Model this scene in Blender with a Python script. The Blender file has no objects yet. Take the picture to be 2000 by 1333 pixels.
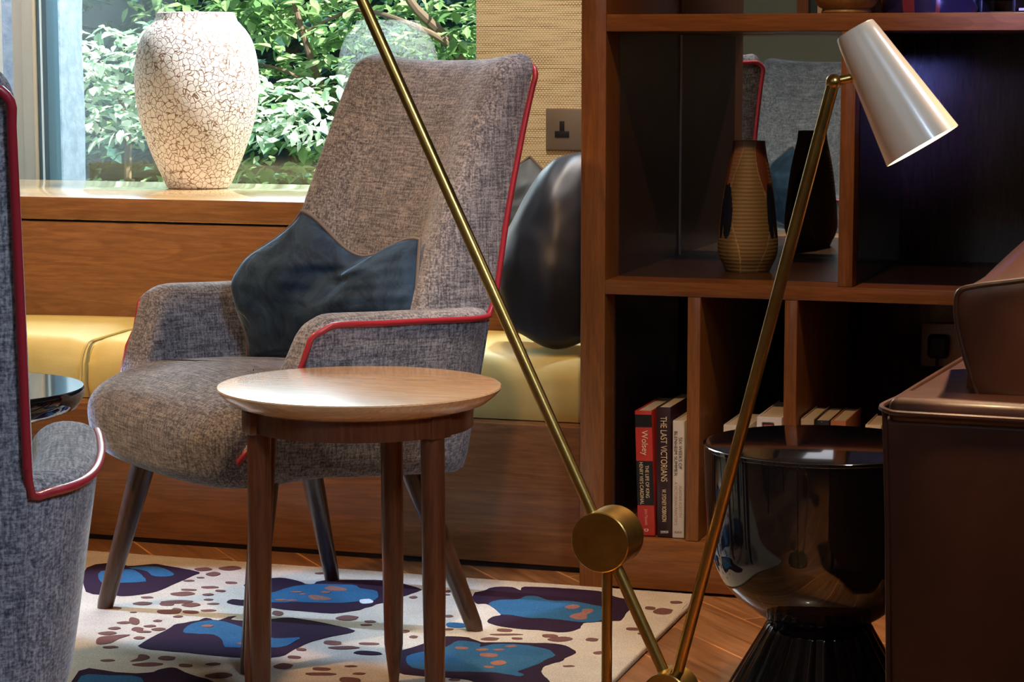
import bpy, bmesh, math, random
from math import sin, cos, tan, atan, radians, pi, sqrt
from mathutils import Vector, Matrix, noise
random.seed(7)
C = bpy.context.scene.collection
S = bpy.context.scene

# ------------------------------------------------------------------ camera
F = 4500.0; PITCH = atan(557 / F); YAW = radians(17.6); H = 1.03
cam = bpy.data.cameras.new('camera'); co = bpy.data.objects.new('camera', cam); C.objects.link(co)
cam.sensor_width = 36; cam.lens = 36 * F / 2000; cam.clip_start = .05; cam.clip_end = 200
co.location = (0, 0, H); co.rotation_euler = (pi / 2 - PITCH, 0, YAW)
S.camera = co
# ------------------------------------------------------------------ world, view
w = bpy.data.worlds.new('sky'); S.world = w; w.use_nodes = True
wb = w.node_tree.nodes['Background']; wb.inputs[0].default_value = (.55, .72, 1, 1); wb.inputs[1].default_value = 1.1
S.view_settings.view_transform = 'Standard'; S.view_settings.look = 'None'
S.view_settings.exposure = 0.9; S.view_settings.gamma = 1.0; S.view_settings.use_curve_mapping = False

# ------------------------------------------------------------------ lights
def aim(o, target):
    d = Vector(target) - o.location
    o.rotation_euler = d.to_track_quat('-Z', 'Y').to_euler()
def spot(name, loc, target, power, col, ang, blend=.6, r=.04):
    l = bpy.data.lights.new(name, 'SPOT'); l.energy = power; l.color = col
    l.spot_size = radians(ang); l.spot_blend = blend; l.shadow_soft_size = r
    o = bpy.data.objects.new(name, l); C.objects.link(o); o.location = loc; aim(o, target); return o
def area(name, loc, target, power, col, sx, sy):
    l = bpy.data.lights.new(name, 'AREA'); l.energy = power; l.color = col
    l.shape = 'RECTANGLE'; l.size = sx; l.size_y = sy
    o = bpy.data.objects.new(name, l); C.objects.link(o); o.location = loc; aim(o, target); return o
WARM = (1, .58, .28); WARM2 = (1, .72, .45); COOL = (.62, .78, 1.0); DAY = (.80, .90, 1.0)
sun = bpy.data.lights.new('sun', 'SUN'); sun.energy = 14; sun.angle = radians(1); sun.color = (1, .95, .85)
so = bpy.data.objects.new('sun', sun); C.objects.link(so); so.location = (6, 8, 8); aim(so, (6 - .75, 8 + .25, 8 - .75))
area('window_daylight', (-2.6, 6.8, 2.6), (-2.0, 4.4, .3), 230, DAY, 2.6, 1.6)
spot('downlight_vase', (-1.72, 5.12, 2.25), (-2.50, 5.30, .98), 170, (.95, .97, 1), 26, .8)
spot('downlight_cushion', (-1.36, 4.78, 2.5), (-1.38, 4.62, .72), 110, COOL, 12, .6)
spot('left_window_daylight', (-4.4, 3.75, 1.5), (-1.72, 3.84, .0), 480, (.38, .58, 1.0), 13, .35, .03)
spot('downlight_rug_right', (-.9, 2.9, 2.55), (-1.0, 3.75, .0), 85, (1, .82, .66), 32, .8)
spot('downlight_chair', (-2.9, 2.5, 2.55), (-1.75, 3.85, .45), 105, WARM, 40, .8, .08)
spot('downlight_bookcase', (-.75, 2.75, 2.55), (-.75, 4.24, .55), 42, WARM, 54, .9, .03)
spot('downlight_sofa', (-.2, 3.75, 2.4), (-.22, 3.0, .6), 380, WARM2, 34, .6, .05)
spot('downlight_ledge', (-2.9, 3.6, 2.4), (-2.35, 4.86, .42), 130, WARM2, 34, .9, .08)
spot('downlight_wallcovering', (-1.5, 4.2, 2.5), (-1.35, 4.88, 1.1), 70, (1, .80, .58), 50, .9, .05)
spot('downlight_shade', (.45, 3.2, 1.9), (-.45, 2.72, .93), 17, (.85, .88, 1), 24, .7, .03)
spot('cool_fill_spot', (.9, .8, 2.4), (-1.7, 2.8, .45), 115, (.55, .73, 1.0), 46, .5, .35)  # fill spot for camera-side daylight, cone kept off the leather armchair
spot('reveal_fill', (-3.05, 5.45, 2.3), (-3.42, 5.85, 1.1), 22, (1, .97, .92), 60, .8, .06)  # added spot without a fixture, brightens the white reveal and frame
spot('chair_rear_fill', (-.95, 4.1, 2.5), (-1.32, 3.98, .8), 45, (.85, .85, 1), 22, .7, .05)  # added spot that lifts the armchair's rear in the mirror
spot('cubby_glow_spot', (.55, 2.3, 1.32), (-.67, 4.83, .97), 480, (.22, .26, 1), 8.5, 1.0, .12)  # added blue spot, makes the glow on the cubby back board
spot('far_room_fill', (-2.4, .6, 2.6), (-2.3, -1.4, .9), 60, WARM2, 70, .9, .1)  # added spot to brighten the room reflected in the mirror
spot('left_chair_fill', (-1.0, 3.25, 2.55), (-1.45, 2.6, .5), 50, (1, .9, .76), 50, .9, .06)  # added spot for the left armchair's mirrored front; lights the table too
area('room_fill', (-1.0, -.8, 2.4), (-1.6, 4, .8), 5, (.85, .88, 1.0), 2.2, 1.4)

# ------------------------------------------------------------------ pixel helpers (photo frame 2000x1333)
def ray(px, py):
    x = (px - 1000) / F; y = -(py - 666.5) / F
    f = cos(PITCH) + y * sin(PITCH); u = -sin(PITCH) + y * cos(PITCH)
    return Vector((x * cos(YAW) - f * sin(YAW), x * sin(YAW) + f * cos(YAW), u))
def PY(px, py, Y):
    r = ray(px, py); return Vector((0, 0, H)) + r * (Y / r.y)
def PZ(px, py, z):
    r = ray(px, py); return Vector((0, 0, H)) + r * ((z - H) / r.z)
def PD(px, py, d):       # depth along the camera axis
    return Vector((0, 0, H)) + ray(px, py) * d

# ------------------------------------------------------------------ mesh helpers
def link(name, bm, mats, parent=None, smooth=True, sub=0, loc=None):
    me = bpy.data.meshes.new(name); bmesh.ops.recalc_face_normals(bm, faces=bm.faces[:]); bm.to_mesh(me); bm.free()
    if not isinstance(mats, (list, tuple)): mats = [mats]
    for m in mats: me.materials.append(m)
    if smooth:
        for p in me.polygons: p.use_smooth = True
        me.set_sharp_from_angle(angle=radians(42)) if hasattr(me, 'set_sharp_from_angle') else None
    o = bpy.data.objects.new(name, me); C.objects.link(o)
    if parent: o.parent = parent
    if loc: o.location = loc
    if sub:
        md = o.modifiers.new('smooth', 'SUBSURF'); md.levels = sub; md.render_levels = sub
    return o
def empty(name, loc=(0, 0, 0), rz=0):
    o = bpy.data.objects.new(name, None); C.objects.link(o); o.location = loc; o.rotation_euler = (0, 0, rz)
    o.empty_display_size = .1; return o
def tag(o, label, cat, group=None, kind=None):
    if label: o['label'] = label
    if cat: o['category'] = cat
    if group: o['group'] = group
    if kind: o['kind'] = kind
    return o
def struct(o): o['kind'] = 'structure'; return o
def box(bm, x0, x1, y0, y1, z0, z1, bev=0, seg=2, mi=0, M=None):
    v = [bm.verts.new((x, y, z)) for x in (x0, x1) for y in (y0, y1) for z in (z0, z1)]
    fs = [bm.faces.new([v[i] for i in q]) for q in ((0,1,3,2),(4,6,7,5),(0,4,5,1),(2,3,7,6),(0,2,6,4),(1,5,7,3))]
    for f in fs: f.material_index = mi
    if bev:
        es = list({e for f in fs for e in f.edges})
        r = bmesh.ops.bevel(bm, geom=es, offset=bev, segments=seg, profile=.5, affect='EDGES')
        for f in r['faces']: f.material_index = mi
        v = list({vv for f in r['faces'] for vv in f.verts} | {vv for vv in v if vv.is_valid})
    if M is not None:
        bmesh.ops.transform(bm, matrix=M, verts=[q for q in v if q.is_valid])
    return v
def B(name, x0, x1, y0, y1, z0, z1, mat, parent=None, bev=.002, seg=2):
    bm = bmesh.new(); box(bm, x0, x1, y0, y1, z0, z1, bev, seg); return link(name, bm, mat, parent)
def lathe(bm, prof, n=64, center=(0, 0), mi=0, flute=None, capt=True, capb=True):
    rows = []
    for (r, z) in prof:
        row = []
        for i in range(n):
            a = 2 * pi * i / n; rr = r * (flute(a, z) if flute else 1)
            row.append(bm.verts.new((center[0] + rr * cos(a), center[1] + rr * sin(a), z)))
        rows.append(row)
    for a, b in zip(rows, rows[1:]):
        for i in range(n):
            f = bm.faces.new((a[i], a[(i+1) % n], b[(i+1) % n], b[i])); f.material_index = mi
    if capb: bm.faces.new(rows[0][::-1]).material_index = mi
    if capt: bm.faces.new(rows[-1]).material_index = mi
    return rows
def tube(bm, pts, rad, n=14, mi=0, closed=False):
    pts = [Vector(p) for p in pts]; m = len(pts)
    if not isinstance(rad, (list, tuple)): rad = [rad] * m
    rows = []; up = None
    for i, p in enumerate(pts):
        if closed: t = pts[(i+1) % m] - pts[i-1]
        else: t = pts[min(i+1, m-1)] - pts[max(i-1, 0)]
        t.normalize()
        if up is None:
            up = t.orthogonal().normalized()
        else:
            up = (up - t * up.dot(t))
            up = up.normalized() if up.length > 1e-6 else t.orthogonal().normalized()
        s = t.cross(up)
        rows.append([bm.verts.new(p + (up * cos(2*pi*k/n) + s * sin(2*pi*k/n)) * rad[i]) for k in range(n)])
    pr = list(zip(rows, rows[1:])) + ([(rows[-1], rows[0])] if closed else [])
    for a, b in pr:
        for k in range(n):
            f = bm.faces.new((a[k], a[(k+1) % n], b[(k+1) % n], b[k])); f.material_index = mi
    if not closed:
        bm.faces.new(rows[0][::-1]).material_index = mi; bm.faces.new(rows[-1]).material_index = mi
def loft(bm, rows, cap=True, mi=0, closed=True):
    vr = [[bm.verts.new(p) for p in r] for r in rows]; n = len(vr[0])
    for a, b in zip(vr, vr[1:]):
        for i in range(n if closed else n - 1):
            f = bm.faces.new((a[i], a[(i+1) % n], b[(i+1) % n], b[i])); f.material_index = mi
    if cap:
        bm.faces.new(vr[0][::-1]).material_index = mi; bm.faces.new(vr[-1]).material_index = mi
    return vr
def interp(tab, x):
    if x <= tab[0][0]: return tab[0][1]
    for (a, va), (b, vb) in zip(tab, tab[1:]):
        if x <= b:
            t = (x - a) / (b - a); return va + (vb - va) * t
    return tab[-1][1]
def sm(tab, x):
    if x <= tab[0][0]: return tab[0][1]
    for (a, va), (b, vb) in zip(tab, tab[1:]):
        if x <= b:
            t = (x - a) / (b - a); t = t*t*(3-2*t); return va + (vb - va) * t
    return tab[-1][1]
def catmull(p, k=4, closed=True):
    n = len(p); out = []
    rng = range(n) if closed else range(n - 1)
    for i in rng:
        g = lambda j: p[j % n] if closed else p[max(0, min(n-1, j))]
        a, b, c, d = g(i-1), g(i), g(i+1), g(i+2)
        for s in range(k):
            t = s / k
            out.append(tuple(.5*((2*b[q]) + (-a[q]+c[q])*t + (2*a[q]-5*b[q]+4*c[q]-d[q])*t*t + (-a[q]+3*b[q]-3*c[q]+d[q])*t**3) for q in range(len(b))))
    if not closed: out.append(tuple(p[-1]))
    return out
def copy_tree(o, parent=None):
    c = o.copy(); C.objects.link(c); c.parent = parent
    for ch in list(o.children): copy_tree(ch, c)
    return c

# ------------------------------------------------------------------ materials
def new_mat(name, col=(.5,.5,.5), rough=.5, metal=0, spec=.5, coat=0, sheen=0, sheen_r=.5, sheen_t=(1,1,1)):
    m = bpy.data.materials.new(name); m.use_nodes = True
    b = m.node_tree.nodes['Principled BSDF']
    b.inputs['Base Color'].default_value = (*col, 1); b.inputs['Roughness'].default_value = rough
    b.inputs['Metallic'].default_value = metal; b.inputs['Specular IOR Level'].default_value = spec
    b.inputs['Coat Weight'].default_value = coat; b.inputs['Coat Roughness'].default_value = .08
    b.inputs['Sheen Weight'].default_value = sheen; b.inputs['Sheen Roughness'].default_value = sheen_r
    b.inputs['Sheen Tint'].default_value = (*sheen_t, 1)
    return m
def nt(m): return m.node_tree.nodes, m.node_tree.links, m.node_tree.nodes['Principled BSDF']
def texco(m, scale=(1,1,1), rot=(0,0,0)):
    N, L, b = nt(m); t = N.new('ShaderNodeTexCoord'); mp = N.new('ShaderNodeMapping')
    mp.inputs['Scale'].default_value = scale; mp.inputs['Rotation'].default_value = rot
    L.new(t.outputs['Object'], mp.inputs[0]); return mp.outputs[0]
def noise_n(m, vec, scale, detail=4, rough=.6, dist=0):
    N, L, b = nt(m); n = N.new('ShaderNodeTexNoise'); n.inputs['Scale'].default_value = scale
    n.inputs['Detail'].default_value = detail; n.inputs['Roughness'].default_value = rough; n.inputs['Distortion'].default_value = dist
    L.new(vec, n.inputs['Vector']); return n.outputs['Fac']
def ramp(m, fac, stops):
    N, L, b = nt(m); r = N.new('ShaderNodeValToRGB'); cr = r.color_ramp
    while len(cr.elements) < len(stops): cr.elements.new(.5)
    for e, (p, c) in zip(cr.elements, stops): e.position = p; e.color = (*c, 1) if len(c) == 3 else c
    L.new(fac, r.inputs[0]); return r.outputs[0]
def math_n(m, op, a, b_=None, c=None):
    N, L, b = nt(m); n = N.new('ShaderNodeMath'); n.operation = op
    for i, v in enumerate((a, b_, c)):
        if v is None: continue
        if isinstance(v, (int, float)): n.inputs[i].default_value = v
        else: L.new(v, n.inputs[i])
    return n.outputs[0]
def mix(m, fac, a, b_, mode='MIX'):
    N, L, b = nt(m); n = N.new('ShaderNodeMix'); n.data_type = 'RGBA'; n.blend_type = mode
    for i, v in ((0, fac), (6, a), (7, b_)):
        if isinstance(v, (int, float)): n.inputs[i].default_value = v
        elif isinstance(v, tuple): n.inputs[i].default_value = (*v, 1)
        else: L.new(v, n.inputs[i])
    return n.outputs[2]
def bump(m, h, strength=.3, dist=.002):
    N, L, b = nt(m); n = N.new('ShaderNodeBump'); n.inputs['Strength'].default_value = strength; n.inputs['Distance'].default_value = dist
    L.new(h, n.inputs['Height']); L.new(n.outputs[0], b.inputs['Normal'])
def setcol(m, c): nt(m)[1].new(c, nt(m)[2].inputs['Base Color'])
def wood(name, c1, c2, axis='x', scale=1, rough=.35, coat=.15, contrast=.5):
    m = new_mat(name, c1, rough, coat=coat)
    st = {'x': (1.2, 14, 14), 'y': (14, 1.2, 14), 'z': (14, 14, 1.2)}[axis]
    v = texco(m, tuple(s * scale for s in st))
    n1 = noise_n(m, v, 1.0, 3, .5, 1.6)
    w_ = math_n(m, 'FRACT', math_n(m, 'MULTIPLY', n1, 7.0))
    v2 = texco(m, tuple(s * scale * 9 for s in st)); n2 = noise_n(m, v2, 1.5, 4, .7)
    mid = tuple((a + b) / 2 for a, b in zip(c1, c2))
    c = ramp(m, w_, [(0, c1), (.45, mid), (.8, c2), (1, c1)])
    base = mix(m, contrast, mid, c)
    dark = tuple(x * .45 for x in c2)
    f2 = ramp(m, n2, [(.35, (.0, .0, .0)), (.62, (1, 1, 1))])
    fin = mix(m, math_n(m, 'MULTIPLY', f2, .42), base, dark)
    setcol(m, fin); bump(m, n2, .12, .001); return m
def fabric(name, base, lightc, dark, sc=1, st=.5, rough=.95):
    m = new_mat(name, base, rough, spec=.15, sheen=.25, sheen_r=.4)
    outs = []
    for i in range(3):
        s = [430 * sc] * 3; s[i] = 26 * sc
        outs.append(noise_n(m, texco(m, tuple(s)), 1.0, 2, .6))
    a = math_n(m, 'ADD', math_n(m, 'ADD', outs[0], outs[1]), outs[2])
    a = math_n(m, 'MULTIPLY', a, 1 / 3)
    big = noise_n(m, texco(m, (25, 25, 25)), 1, 3)
    a2 = math_n(m, 'ADD', a, math_n(m, 'MULTIPLY', math_n(m, 'SUBTRACT', big, .5), .12))
    setcol(m, ramp(m, a2, [(.36, dark), (.465, base), (.54, tuple((x+y)/2 for x, y in zip(base, lightc))), (.62, lightc)]))
    bump(m, a, st, .003); return m

wood_case = wood('walnut_bookcase', (.34, .125, .028), (.20, .068, .015), 'x')
wood_case_v = wood('walnut_bookcase_upright', (.34, .125, .028), (.20, .068, .015), 'z')
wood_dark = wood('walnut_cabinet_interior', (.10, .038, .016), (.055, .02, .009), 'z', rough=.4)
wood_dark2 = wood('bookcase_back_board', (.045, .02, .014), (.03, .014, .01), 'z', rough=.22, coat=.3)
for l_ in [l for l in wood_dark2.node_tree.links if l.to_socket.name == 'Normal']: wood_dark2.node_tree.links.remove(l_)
wood_bench = wood('oak_bench_front', (.34, .145, .05), (.19, .075, .025), 'x', .8)
wood_ledge = wood('oak_window_ledge', (.74, .50, .24), (.60, .36, .15), 'x', .7, rough=.25, coat=1.0, contrast=.35)
wood_table = wood('oak_table_top', (.80, .50, .25), (.62, .34, .15), 'x', 1.3, rough=.25, coat=.5)
wood_leg = wood('walnut_table_leg', (.19, .058, .02), (.10, .028, .01), 'z', 1.4, rough=.3)
wood_chairleg = wood('dark_walnut_leg', (.10, .042, .018), (.055, .022, .01), 'z', 1.4, rough=.3, coat=.3)
tweed = fabric('grey_tweed', (.15, .145, .16), (.42, .40, .395), (.052, .052, .06), .72)
piping_m = new_mat('red_leather_piping', (.36, .02, .03), .38, coat=.2)
mustard = new_mat('mustard_leather', (.66, .48, .12), .55, spec=.4)
bump(mustard, noise_n(mustard, texco(mustard), 260, 3), .25, .001)
setcol(mustard, ramp(mustard, noise_n(mustard, texco(mustard), 5, 4), [(.3, (.60, .45, .14)), (.7, (.72, .58, .22))]))
velvet = new_mat('navy_velvet', (.05, .08, .11), .75, spec=.2, sheen=1.0, sheen_r=.22, sheen_t=(.55, .75, 1))
setcol(velvet, ramp(velvet, noise_n(velvet, texco(velvet), 14, 5, .6, 1.2), [(.35, (.012, .024, .042)), (.7, (.045, .085, .135))]))
bump(velvet, noise_n(velvet, texco(velvet), 22, 4, .6, .8), .5, .006)
satin = new_mat('charcoal_satin', (.010, .011, .016), .40, spec=.4, sheen=.35, sheen_r=.3)
bump(satin, noise_n(satin, texco(satin, (1, 1, 2.2)), 4, 1, .4, .6), .2, .012)
zipm = new_mat('cushion_trim', (.16, .13, .11), .7)
brass = new_mat('aged_brass', (.42, .27, .10), .30, metal=1)
setcol(brass, ramp(brass, noise_n(brass, texco(brass), 30, 4), [(.3, (.38, .22, .055)), (.7, (.55, .34, .09))]))
bump(brass, noise_n(brass, texco(brass, (90, 90, 4)), 4, 3), .06, .001)
shade_out = new_mat('cream_enamel', (.74, .55, .37), .28, spec=.5, coat=.5)
shade_in = new_mat('white_reflector', (.95, .9, .8), .4)
blackgloss = new_mat('black_gloss', (.005, .005, .007), .04, spec=.5, coat=.15)
bump(blackgloss, noise_n(blackgloss, texco(blackgloss), 9, 2), .035, .004)
blackflat = new_mat('black_gloss_top', (.006, .006, .008), .03, spec=.9, coat=1.0)
leather = new_mat('brown_leather', (.03, .010, .006), .38, spec=.25, coat=.05)
setcol(leather, ramp(leather, noise_n(leather, texco(leather), 6, 4), [(.3, (.022, .007, .004)), (.7, (.042, .014, .007))]))
bump(leather, noise_n(leather, texco(leather), 55, 5, .6), .12, .003)
white_wall = new_mat('white_reveal', (.78, .80, .84), .8)
plaster = new_mat('warm_plaster', (.26, .23, .19), .9)
plaster2 = new_mat('grey_green_panel', (.28, .31, .27), .8)
frame_m = new_mat('taupe_window_frame', (.50, .44, .38), .5)
frame_d = new_mat('blue_grey_gasket', (.06, .10, .13), .4)
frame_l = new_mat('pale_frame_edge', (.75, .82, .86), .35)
plate_m = new_mat('brushed_bronze_plate', (.42, .33, .26), .38, metal=.75)
black_pl = new_mat('black_plastic', (.012, .012, .014), .4)
stone = new_mat('white_stone', (.75, .72, .66), .4)
ceil_m = new_mat('ceiling_paint', (.55, .53, .5), .9)

# woven grasscloth wall
gc = new_mat('woven_grasscloth', (.6, .5, .3), .85)
N, L, b = nt(gc)
br = N.new('ShaderNodeTexBrick'); br.inputs['Scale'].default_value = 1.0
br.inputs['Brick Width'].default_value = .0072; br.inputs['Row Height'].default_value = .0046
br.inputs['Mortar Size'].default_value = .0011; br.inputs['Mortar Smooth'].default_value = .3
br.inputs['Color1'].default_value = (.88, .78, .55, 1); br.inputs['Color2'].default_value = (.74, .62, .40, 1); br.inputs['Mortar'].default_value = (.20, .12, .05, 1)
L.new(texco(gc, (1, 1, 1), (radians(90), 0, 0)), br.inputs['Vector'])
nz = noise_n(gc, texco(gc, (6, 6, 130)), 1.5, 3)
mm = mix(gc, ramp(gc, nz, [(.42, (.35, .35, .35)), (.66, (1, 1, 1))]), (.78, .67, .45), br.outputs['Color'])
setcol(gc, mm); bump(gc, br.outputs['Fac'], -.3, .001)

# crackle glaze
ck = new_mat('crackle_glaze', (.85, .8, .75), .6, spec=.4)
N, L, b = nt(ck)
tc = texco(ck); dn = N.new('ShaderNodeTexNoise'); dn.inputs['Scale'].default_value = 40; L.new(tc, dn.inputs['Vector'])
vm = N.new('ShaderNodeVectorMath'); vm.operation = 'MULTIPLY_ADD'; L.new(dn.outputs['Color'], vm.inputs[0]); vm.inputs[1].default_value = (.02,) * 3; L.new(tc, vm.inputs[2])
vo = N.new('ShaderNodeTexVoronoi'); vo.feature = 'DISTANCE_TO_EDGE'; vo.inputs['Scale'].default_value = 72; L.new(vm.outputs[0], vo.inputs['Vector'])
vo2 = N.new('ShaderNodeTexVoronoi'); vo2.feature = 'DISTANCE_TO_EDGE'; vo2.inputs['Scale'].default_value = 130; L.new(vm.outputs[0], vo2.inputs['Vector'])
d1 = ramp(ck, vo.outputs['Distance'], [(.022, (0, 0, 0)), (.075, (1, 1, 1))])
d2 = ramp(ck, vo2.outputs['Distance'], [(.0, (.6, .6, .6)), (.06, (1, 1, 1))])
dd = mix(ck, 1.0, d1, d2, 'MULTIPLY')
setcol(ck, mix(ck, dd, (.24, .13, .07), (.86, .83, .79))); bump(ck, dd, .5, .002)

# glass
glass = bpy.data.materials.new('window_glass'); glass.use_nodes = True
N, L = glass.node_tree.nodes, glass.node_tree.links
N.remove(N['Principled BSDF']); out = N['Material Output']
tr = N.new('ShaderNodeBsdfTransparent'); tr.inputs[0].default_value = (.90, .96, .95, 1)
gl = N.new('ShaderNodeBsdfGlossy'); gl.inputs['Roughness'].default_value = 0.0; gl.inputs[0].default_value = (.9, 1, 1, 1)
mx = N.new('ShaderNodeMixShader'); fr = N.new('ShaderNodeFresnel'); fr.inputs[0].default_value = 2.2
gm = N.new('ShaderNodeNewGeometry'); ms = N.new('ShaderNodeMath'); ms.operation = 'SUBTRACT'; ms.inputs[0].default_value = 1; L.new(gm.outputs['Backfacing'], ms.inputs[1])
mm_ = N.new('ShaderNodeMath'); mm_.operation = 'MULTIPLY'; L.new(fr.outputs[0], mm_.inputs[0]); L.new(ms.outputs[0], mm_.inputs[1])
L.new(mm_.outputs[0], mx.inputs[0]); L.new(tr.outputs[0], mx.inputs[1]); L.new(gl.outputs[0], mx.inputs[2]); L.new(mx.outputs[0], out.inputs[0])
mirror = new_mat('smoked_mirror', (.78, .77, .73), .015, metal=1)

# =================================================================== THE SETTING
XE, XW, YS = 2.2, -4.6, -3.2
YB = 4.88      # back wall face
floor_m = wood('oak_parquet', (.50, .24, .09), (.30, .13, .045), 'x', 1.0, rough=.28, coat=.3)
# chevron parquet: brick pattern of planks laid diagonally
def parquet(m):
    N, L, b = nt(m)
    v = texco(m, (1, 1, 1), (0, 0, radians(48)))
    br = N.new('ShaderNodeTexBrick'); br.inputs['Scale'].default_value = 1; br.inputs['Brick Width'].default_value = .9; br.inputs['Row Height'].default_value = .14
    br.inputs['Mortar Size'].default_value = .0022; br.inputs['Color1'].default_value = (1, 1, 1, 1); br.inputs['Color2'].default_value = (.62, .58, .55, 1); br.inputs['Mortar'].default_value = (1.9, 1.8, 1.6, 1)
    L.new(v, br.inputs['Vector'])
    st = texco(m, (1, 1, 1), (0, 0, radians(48))); mp = N.new('ShaderNodeMapping'); mp.inputs['Scale'].default_value = (4, 60, 1); L.new(st, mp.inputs[0])
    n = noise_n(m, mp.outputs[0], 1.0, 5, .65, .6)
    c = ramp(m, n, [(.3, (.22, .085, .03)), (.5, (.40, .18, .07)), (.7, (.55, .27, .11))])
    setcol(m, mix(m, 1.0, c, br.outputs['Color'], 'MULTIPLY'))
parquet(floor_m)
struct(B('floor', XW, XE, YS, 4.90, -.05, 0, floor_m, bev=0))
struct(B('ceiling', XW, XE, YS, 5.98, 2.70, 2.76, ceil_m, bev=0))
struct(B('wall_left', XW - .1, XW, YS, 6.0, 0, 2.70, plaster, bev=0))
struct(B('wall_right', XE, XE + .1, YS, 4.9, 0, 2.70, plaster, bev=0))
struct(B('wall_back', XW, XE, YS - .1, YS, 0, 2.70, plaster, bev=0))
xr = PY(930, 200, YB).x       # right end of the window opening
struct(B('wall_front', xr, XE, YB, 5.98, .001, 2.70, gc, bev=0))
bm = bmesh.new(); box(bm, XW, xr, YB + .02, 5.30, .001, .645); box(bm, XW, xr, 5.45, 6.02, -.3, .20)
struct(link('wall_front_lower', bm, plaster, smooth=False))
struct(B('wall_front_upper', XW, xr, 5.6, 5.98, 2.35, 2.699, white_wall, bev=0))
xl = -3.42
struct(B('pier_sun_block', XW, XE, YB, 6.10, 2.765, 5.6, plaster, bev=0))  # unseen mass above the window, added to keep sun off the brick pier
struct(B('wall_reveal_left', XW, xl, YB + .02, 5.93, .605, 2.35, white_wall, bev=0))
# window: frame stile on the left, rails out of sight, glass
YG = 5.95
def xat(px, Y): return PY(px, 180, Y).x
win = empty('window_1', (xl, YG, 0)); struct(win)
a0, a1, a2 = xat(28, YG), xat(71, YG), xat(77, YG)
def WB(name, x0, x1, y0, y1, z0, z1, mat, bev=.002):
    return B(name, x0 - xl, x1 - xl, y0 - YG, y1 - YG, z0, z1, mat, win, bev)
WB('window_frame', a0, xat(48, YG), YG - .005, YG + .06, .21, 2.35, frame_m)
WB('window_frame', xat(48.6, YG), a1, YG - .012, YG + .06, .21, 2.35, frame_m)
WB('frame_edge', a1, a2, YG - .016, YG + .06, .21, 2.35, new_mat('tan_frame_edge', (.62, .48, .34), .5), .001)
WB('gasket', a2, xat(84, YG), YG - .01, YG + .06, .21, 2.35, frame_d, .001)
WB('gasket_pale_strip', xat(84, YG), xat(88, YG), YG - .012, YG + .06, .21, 2.35, frame_l, .001)  # pale strip between the two dark gaskets
WB('gasket', xat(88, YG), xat(97, YG), YG - .01, YG + .06, .21, 2.35, frame_d, .001)
WB('window_frame', a2, xr, YG - .01, YG + .06, 2.25, 2.35, frame_m)
bm = bmesh.new(); box(bm, xat(95, YG) - xl, xr - xl + .02, .03, .034, .205, 2.26); link('glass_pane', bm, glass, win, smooth=False)

# =================================================================== WINDOW LEDGE + BENCH
xledgeR = -1.2085
lg = empty('window_ledge', (-2.8, 4.9, 0)); tag(lg, 'wide oak window ledge with square front edge under the white crackle vase', 'window ledge')
def LB(root, name, x0, x1, y0, y1, z0, z1, mat, bev=.002):
    o = B(name, x0 - root.location.x, x1 - root.location.x, y0 - root.location.y, y1 - root.location.y, z0 - root.location.z, z1 - root.location.z, mat, root, bev); return o
bm = bmesh.new()
box(bm, XW + .01, xr + .0, 4.862, 5.52, .646, .70, .002)
box(bm, xr, xledgeR, 4.862, 4.878, .646, .70, .001)
bmesh.ops.translate(bm, verts=bm.verts, vec=(2.8, -4.9, 0)); link('ledge_board', bm, wood_ledge, lg)
LB(lg, 'ledge_fascia', XW + .01, xledgeR, 4.858, 4.8615, .648, .699, wood_bench, .0008)
LB(lg, 'back_panel', XW + .01, xledgeR, 4.864, 4.877, .30, .642, wood_bench)
bench = empty('bench', (-2.6, 4.36, 0)); tag(bench, 'long dark walnut panelled bench base below the mustard seat', 'bench')
LB(bench, 'front_panel', XW + .01, -1.21, 4.352, 4.375, .012, .296, wood_bench)
LB(bench, 'plinth', XW + .01, -1.21, 4.362, 4.375, .0, .011, black_pl, 0)
LB(bench, 'seat_board', XW + .01, -1.21, 4.376, 4.86, .28, .297, wood_bench)
# seat cushions (two sections with a seam)
def seat_cushion(x0, x1, label):
    r = empty('bench_cushion', ((x0 + x1) / 2, 4.62, .298)); tag(r, label, 'bench cushion', 'mustard bench cushions')
    prof = []      # (y,z) cross-section, front rounded
    y0, y1, z0, z1 = 4.392, 4.854, .299, .425
    for k in range(9):
        a = pi + pi/2 * k/8 ; prof.append((y0 + .03 + .03*cos(a), z0 + .03 + .03*sin(a)))
    pts = [(y0 + .05 - .05*cos(t), z1 - .06 + .06*sin(t)) for t in [pi/2*k/9 for k in range(10)]]
    sec = [(y0 + .004, z0), (y0 - .004, z0 + .03)] + pts + [(y0 + .2, z1 + .004), (y0 + .35, z1 + .003), (y1 - .02, z1 - .004), (y1, z1 - .02), (y1, z0)]
    rows = []; n = 40
    for i in range(n + 1):
        t = i / n; x = x0 + (x1 - x0) * t
        e = min(x - x0, x1 - x); q = 1 - max(0, 1 - e / .035) ** 2
        cy, cz = 4.62, .36
        sh = .014 * (1 - q)
        rows.append([(x - r.location.x, (y + (sh if y < 4.5 else 0)) - r.location.y, (z - (sh if z > .38 else 0)) + .003 * sin(x * 7) * (1 if z > .4 else 0) - .298) for (y, z) in sec])
    bm = bmesh.new(); loft(bm, rows); link('cushion_pad', bm, mustard, r)
    bm = bmesh.new()
    tube(bm, [((x1 - .008 if x1 > -2.6 else x1 - .008) - r.location.x, y - r.location.y - .0015, z - .298 - .006) for (y, z) in sec[1:16]], .0032, 8)
    link('seam_piping', bm, mustard, r)
    return r
xs = PZ(130, 690, .41).x - .01
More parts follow.
